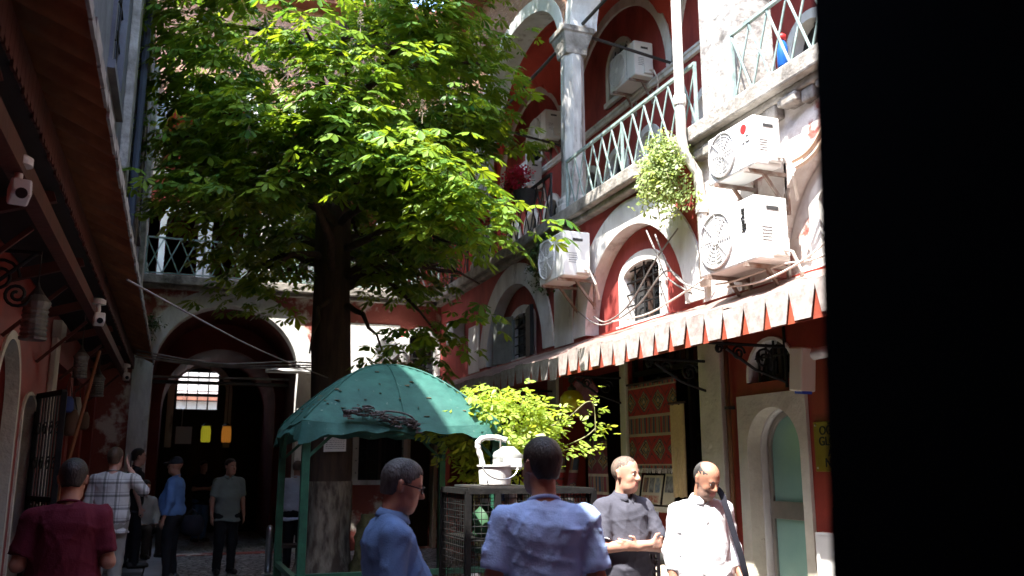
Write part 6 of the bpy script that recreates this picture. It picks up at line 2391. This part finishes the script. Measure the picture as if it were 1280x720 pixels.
    T = [cap(up((-.07, -.005, .98)), up((.07, -.005, .98)), .130 * b + .004, k=.06), cap(up((-.075, -.003, hemz - .05)), up((.075, -.003, hemz - .05)), .140 * b + .006, k=.06) if untuck and not sit else cap(up((-.07, 0, 1.0)), up((.07, 0, 1.0)), .115 * b, k=.06),
         cap(up((0, .005, .98)), up((0, .018 + belly * .3, 1.12)), .150 * b, .150 * b + belly * .3, flat=((0, 1, 0), .82), k=.06, wide=1.3),
         cap(up((-.058, .006, 1.16)), up((-.065, -.004, 1.33)), .118 * b, .118, k=.05), cap(up((.058, .006, 1.16)), up((.065, -.004, 1.33)), .118 * b, .118, k=.05),
         cap(up((-.045, -.018, 1.437)), up((-Sx * .96, -.012, 1.402)), .060, .058, k=.045), cap(up((.045, -.018, 1.437)), up((Sx * .96, -.012, 1.402)), .060, .058, k=.045), cap(up((-.05, -.022, 1.36)), up((.05, -.022, 1.36)), .098, k=.05), cap(up((0, .0, 1.10)), up((0, -.012, 1.34)), .128, .112, k=.05)]
    for s in (1, -1):
        S_, E_, W_, hd, th = J[s]
        S_, E_, W_ = np.array(S_), np.array(E_), np.array(W_)
        d1 = (E_ - S_) / np.linalg.norm(E_ - S_)
        if sleeve == 'short':
            ce = S_ + (E_ - S_) * .80
            T.append(cap(tuple(S_), tuple(ce + d1 * .05), .066, .068, k=.035, cut=[(tuple(ce), tuple(d1))]))
        else:
            d2 = (W_ - E_) / np.linalg.norm(W_ - E_)
            ce = E_ + (W_ - E_) * (.55 if sleeve == 'rolled' else .97)
            T.append(cap(tuple(S_), tuple(E_), .066, .056, k=.035))
            T.append(cap(tuple(E_), tuple(ce + d2 * .03), .056, .042, k=.03, cut=[(tuple(ce), tuple(d2))]))
    hs_ = res if res >= .012 else .010
    D3, lo3, ax3 = field(scale(T), hs_)
    D3 = folds(D3, ax3, .0095 if res < .013 else .008, seed, .75)
    X, Y, Z = np.meshgrid(*ax3, indexing='ij')
    D3 = np.maximum(D3, ((hemz + dz) * k + .012 * np.sin(X * 14) - Z))
    nk = (np.array(up((0, .018, 1.478))) * k)
    D3 = np.maximum(D3, Z - (nk[2] + .012 * k - .35 * (Y - nk[1]) + (0 if not vneck else 0)))
    neck = np.sqrt((X - nk[0]) ** 2 + ((Y - nk[1] + .02) / 1.0) ** 2)
    if vneck:
        vz = np.maximum(np.abs(X) - np.maximum(0, (Z - 1.33 * k)) * .42, .10 - Y) 
        D3 = np.maximum(D3, -np.maximum(vz, -(D3 + .02)))
    def shirtfn(c):
        mi = np.zeros(len(c))
        return mi
    so = sdf_object("shirt", D3.astype(np.float32), lo3, hs_, [sh_m], root)
    # collar
    q = MB()
    cc = np.array(up((0, -.006, 1.478)))
    if collar:
        n_ = 22
        vs = []
        for (r_, z_) in ((.066, -.004), (.062, .028), (.066, .036), (.084, .008), (.090, -.012)):
            for i in range(n_):
                a_ = math.pi / 2 + .22 + (2 * math.pi - .44) * i / (n_ - 1)
                vs.append(tuple((cc + np.array((r_ * math.cos(a_) * 1.02, r_ * math.sin(a_) * .98 + .008, z_ - .22 * (r_ * math.sin(a_)) - (.02 if r_ > .08 and abs(a_ - math.pi / 2) < .8 else 0)))) * k))
        q.add(vs, [(j * n_ + i, j * n_ + i + 1, (j + 1) * n_ + i + 1, (j + 1) * n_ + i) for j in range(4) for i in range(n_ - 1)])
        co = q.build("collar", sh_m, None, local=True, smooth=True)
        co.modifiers.new("thickness", 'SOLIDIFY').thickness = .004
    else:
        q.tube([tuple((cc + np.array((.070 * math.cos(a_), .068 * math.sin(a_) + .012, .004 - .022 * math.sin(a_) * 1.2))) * k) for a_ in np.linspace(0, 2 * math.pi, 25)], .009 * k, 8, cap=False)
        co = q.build("neckband", sh_m, None, local=True, smooth=True)
    co.parent = so
    if stripe_cuff is not None:
        for s in (1, -1):
            S_, E_ = np.array(J[s][0]), np.array(J[s][1])
            d1 = (E_ - S_) / np.linalg.norm(E_ - S_)
            c = (S_ + (E_ - S_) * .78) * k
            q = MB()
            q.tube([tuple(c - d1 * .012), tuple(c + d1 * .012)], .0685 * k, 20, cap=False)
            e_ = q.build("cuff", stripe_cuff, None, local=True, smooth=True)
            e_.parent = so
    # ---- trousers
    if trousers is not None:
        Q = [cap((-.072, -.004, hipz + .05), (.068, -.004, hipz + .05), .104 * b, k=.05), cap((-.07, -.012, hipz), (.07, -.012, hipz), .118 * b, k=.05)]
        for s in (1, -1):
            H_, K_, A_, T_ = legs[s]
            A2 = np.array(A_) + np.array((0, 0, -.035))
            Q += [cap(H_, K_, .097 * b, .076, k=.04), cap(K_, tuple(A2), .074, .062, k=.03, cut=[((0, 0, .04), (0, 0, -1))])]
        D4, lo4, ax4 = field(scale(Q), max(res, .012))
        D4 = folds(D4, ax4, .007, seed + 9)
        X, Y, Z = np.meshgrid(*ax4, indexing='ij')
        D4 = np.maximum(D4, Z - (hipz + .13) * k)
        sdf_object("trousers", D4.astype(np.float32), lo4, max(res, .012), trousers, root)
        for s in (1, -1):
            H_, K_, A_, T_ = legs[s]
            D5, lo5, ax5 = field(scale([cap((A_[0], A_[1] - .055, .045), (T_[0], T_[1] + .01, .04), .052, .042, k=.02), cap((A_[0], A_[1] - .02, .09), (A_[0], A_[1] - .02, .05), .048, k=.02)]), .011, .03)
            X, Y, Z = np.meshgrid(*ax5, indexing='ij')
            D5 = np.maximum(D5, .002 - Z)
            sdf_object("shoe", D5.astype(np.float32), lo5, .011, SHOE, root)
    if glasses:
        q = MB()
        for s in (1, -1):
            q.tube([tuple(np.array(hp(s * .033 + .023 * math.cos(a_), .103 - .012 * abs(math.cos(a_)) * (1 if s * math.cos(a_) > 0 else 0), .010 + .017 * math.sin(a_))) * k) for a_ in np.linspace(0, 2 * math.pi, 17)], .0028, 5, cap=False)
            q.tube([tuple(np.array(hp(*p_)) * k) for p_ in ((s * .056, .095, .014), (s * .074, .075, .016), (s * .084, -.005, .016), (s * .086, -.02, .0))], .003, 5)
        q.tube([tuple(np.array(hp(*p_)) * k) for p_ in ((-.010, .106, .014), (.010, .106, .014))], .0028, 5)
        q.build("glasses", LENS, root, local=True)
    root["joints"] = ""
    del root["joints"]
    return root, J, k


# ---- the near five
person("man in a pale blue tee shirt seen from behind before the wire cage", (1.60, 3.80, 0), 14, 1.76, ('relaxed', 'relaxed'), (-22, 2), fabric("pale_blue_jersey", (0.38, 0.50, 0.80)), 'short',
       fabric("dark_denim", (0.03, 0.04, 0.07)), 'dark', 0.004, skin=1, beard=True, build=1.0, res=0.010, seed=3)
person("man in blue polo and glasses in profile, looking down before the canopy", (0.99, 4.2, 0), 96, 1.67, ('relaxed', 'relaxed'), (4, 16), fabric("blue_polo_pique", (0.115, 0.19, 0.35)), 'short',
       fabric("dark_denim", (0.03, 0.04, 0.07)), 'grey', 0.010, skin=1, collar=True, build=1.08, belly=0.10, res=0.010, glasses=True, seed=5)
person("sunlit man in a dark grey polo with folded arms by the kilim shop", (2.97, 5.62, 0), 172, 1.70, ('fold_over', 'fold_under'), (-22, 4), fabric("slate_polo_pique", (0.075, 0.075, 0.095)), 'short',
       fabric("slate_trousers", (0.06, 0.065, 0.075)), 'short', 0.030, skin=0, collar=True, build=1.02, res=0.010, seed=7, stripe_cuff=fabric("white_piping", (0.6, 0.6, 0.62)))
pw, JW, kW = person("balding man in a white shirt with a dark shoulder strap and bowed head", (3.42, 5.34, 0), 186, 1.68, ('relaxed', 'carry'), (-16, 26), fabric("white_cotton_shirt", (0.72, 0.72, 0.74), (0.66, 0.66, 0.68)), 'rolled',
       fabric("navy_trousers", (0.035, 0.035, 0.05)), 'grey', 0.022, True, skin=1, beard=True, collar=True, build=1.05, belly=0.03, res=0.010, seed=11)
person("man in a maroon tee shirt seen from behind by the left arcade", (-0.56, 6.0, 0), -4, 1.68, ('phone', 'phone'), (8, 14), fabric("maroon_jersey", (0.10, 0.012, 0.022)), 'short',
       fabric("pale_blue_jeans", (0.28, 0.34, 0.48)), 'dark', 0.0, skin=1, build=1.12, belly=0.06, res=0.011, seed=13)
# ---- the group in the shade
person("stocky man in a grey plaid shirt holding a hand to his ear", (-0.62, 11.2, 0.10), 6, 1.74, ('ear', 'relaxed'), (10, 0), PLAID, 'long', fabric("pale_khaki", (0.30, 0.28, 0.24)), 'brown', 0.0, skin=0, build=1.12, belly=0.05, res=0.016, seed=17)
person("man in black clothes in profile on the pavement between the plaid and blue shirts", (-0.52, 15.3, 0.10), 78, 1.80, ('relaxed', 'relaxed'), (0, 2), fabric("black_cotton", (0.02, 0.02, 0.022)), 'short', fabric("black_trousers", (0.016, 0.016, 0.018)), 'dark', 0.02, skin=0, build=0.95, res=0.018, seed=19, stance=.3)
person("man in a bright blue shirt and dark cap turned to the left", (0.06, 14.3, 0), -72, 1.76, ('carry', 'relaxed'), (0, 2), fabric("bright_blue_shirt", (0.13, 0.24, 0.48)), 'long', fabric("black_trousers", (0.016, 0.016, 0.018)), 'grey', 0.0, skin=1, build=1.1, belly=0.10, res=0.016, cap_col=fabric("dark_cap", (0.03, 0.03, 0.035)), seed=23, untuck=False)
person("man in a black tee shirt and blue jeans with folded arms inside the gateway", (0.66, 21.3, 0), 150, 1.74, ('fold_over', 'fold_under'), (0, 0), fabric("black_cotton", (0.02, 0.02, 0.022)), 'short', fabric("bright_jeans", (0.10, 0.20, 0.42)), 'dark', 0.0, skin=0, res=0.02, seed=29)
person("man in a pale grey green polo and dark trousers facing the viewer in the court", (0.86, 14.9, 0), 168, 1.74, ('relaxed', 'relaxed'), (-22, 0), fabric("grey_green_polo", (0.19, 0.22, 0.19)), 'short', fabric("black_trousers", (0.016, 0.016, 0.018)), 'dark', 0.012, skin=1, collar=True, build=1.04, belly=0.05, res=0.016, seed=31)
person("person in a white tee shirt seen from behind beside the tree trunk", (1.92, 14.95, 0), 20, 1.72, ('relaxed', 'phone'), (10, 4), fabric("white_tee", (0.62, 0.64, 0.68)), 'short', fabric("black_trousers", (0.016, 0.016, 0.018)), 'short', 0.01, skin=0, build=1.05, res=0.016, seed=37)
person("person in pale clothes sitting low behind the man in black", (-0.42, 17.0, 0.10), 150, 1.70, ('lap', 'lap'), (0, 8), fabric("pale_linen", (0.40, 0.38, 0.34)), 'long', fabric("brown_trousers", (0.06, 0.045, 0.035)), 'dark', 0.0, skin=0, sit=True, res=0.02, seed=41)
person("man in dark blue clothes dimly seen in the shop opening behind the wire cage", (4.35, 12.2, 0), 235, 1.72, ('relaxed', 'phone'), (0, 10), fabric("dark_blue_cotton", (0.03, 0.04, 0.09)), 'short', fabric("black_trousers", (0.016, 0.016, 0.018)), 'dark', 0.0, skin=1, res=0.018, seed=43)

# seat under the sitting person
t = thing("stool", "low wooden stool under the sitting person in pale clothes", "stool", (-0.42, 17.0, 0.10))
q = MB()
q.box((-0.62, 16.82, 0.42), (-0.22, 17.2, 0.465))
q.build("seat", DARKW, t)
for (x, y) in ((-0.59, 16.85), (-0.25, 16.85), (-0.59, 17.17), (-0.25, 17.17)):
    q = MB()
    q.bar((x, y, 0.10), (x, y, 0.42), 0.035)
    q.build("leg", DARKW, t)

# bag and strap of the white shirt man; he is turned 186 degrees
def wpt(x, y, z):
    a_ = -math.radians(186)
    return (3.42 + x * math.cos(a_) - y * math.sin(a_), 5.34 + x * math.sin(a_) + y * math.cos(a_), z)
STR = fabric("black_webbing", (0.02, 0.02, 0.028))
bg_ = thing("shoulder_bag", "dark shoulder bag hanging on a strap at the white shirt man's hip", "bag", wpt(-0.27, 0.02, 0.7))
q = MB()
path = smoothpath([wpt(-0.10, -0.10, 1.44), wpt(-0.115, -0.03, 1.495), wpt(-0.12, 0.06, 1.47), wpt(-0.12, 0.125, 1.38), wpt(-0.15, 0.165, 1.2), wpt(-0.19, 0.175, 1.05), wpt(-0.235, 0.15, 0.9), wpt(-0.28, 0.05, 0.82)])
for i in range(len(path) - 1):
    q.bar(path[i], path[i + 1], 0.040, 0.006, up=Vector(wpt(0.3, 1.0, 0)) - Vector(wpt(0, 0, 0)))
q.build("strap", STR, bg_)
q = MB()
Mz = Matrix.Rotation(-math.radians(186), 3, 'Z')
q.obox(wpt(-0.30, 0.0, 0.70), 0.05, 0.16, 0.13, Mz)
q.build("bag_body", STR, bg_, bevel=0.02)
q = MB()
q.obox(wpt(-0.335, 0.0, 0.76), 0.02, 0.165, 0.08, Mz)
q.build("flap", STR, bg_, bevel=0.01)
W_ = np.array(JW[-1][2]) * kW
hx = wpt(W_[0] - 0.0, W_[1] + 0.09, W_[2] - 0.07)
q = MB()
q.tube([tuple(np.array(hx) + np.array((0.0, 0.0, 0.05))), tuple(np.array(hx) + np.array((0.0, 0.0, -0.06)))], [0.036, 0.040], 14)
tag(q.build("phone_case", fabric("dark_blue_case", (0.03, 0.04, 0.10)), loc=hx), "small dark blue cup held in the white shirt man's left hand", "cup")
COL.objects[-1].name = "cup"
wc_ = np.array(JW[-1][1]) + (np.array(JW[-1][2]) - np.array(JW[-1][1])) * .93
wd_ = np.array(JW[-1][2]) - np.array(JW[-1][1])
wd_ /= np.linalg.norm(wd_)
q = MB()
q.tube([wpt(*((wc_ - wd_ * .014) * kW)), wpt(*((wc_ + wd_ * .014) * kW))], 0.034, 16)
tag(q.build("wristwatch", STR, loc=wpt(*(wc_ * kW))), "dark wristwatch on the white shirt man's left wrist", "watch")
# dark bag carried by the blue shirt man
t = thing("hand_bag", "dark bag carried at the side of the man in the bright blue shirt", "bag", (0.32, 14.45, 0.72))
q = MB()
q.lathe([(0.10, 0), (0.17, 0.06), (0.18, 0.22), (0.12, 0.30)], (0.34, 14.42, 0.62), 12)
q.build("pouch", STR, t, smooth=True)
q = MB()
q.tube([(0.24, 14.42, 0.90), (0.33, 14.42, 1.02), (0.44, 14.42, 0.90)], 0.012, 6)
q.build("strap", STR, t)
# phone at the plaid man's ear
t = MB()
t.obox((-0.45, 11.27, 1.70), 0.006, 0.036, 0.072, Matrix.Rotation(0.2, 3, 'X'))
tag(t.build("phone", INK, loc=(-0.45, 11.27, 1.70), bevel=0.003), "dark phone held to the plaid shirt man's ear", "phone")
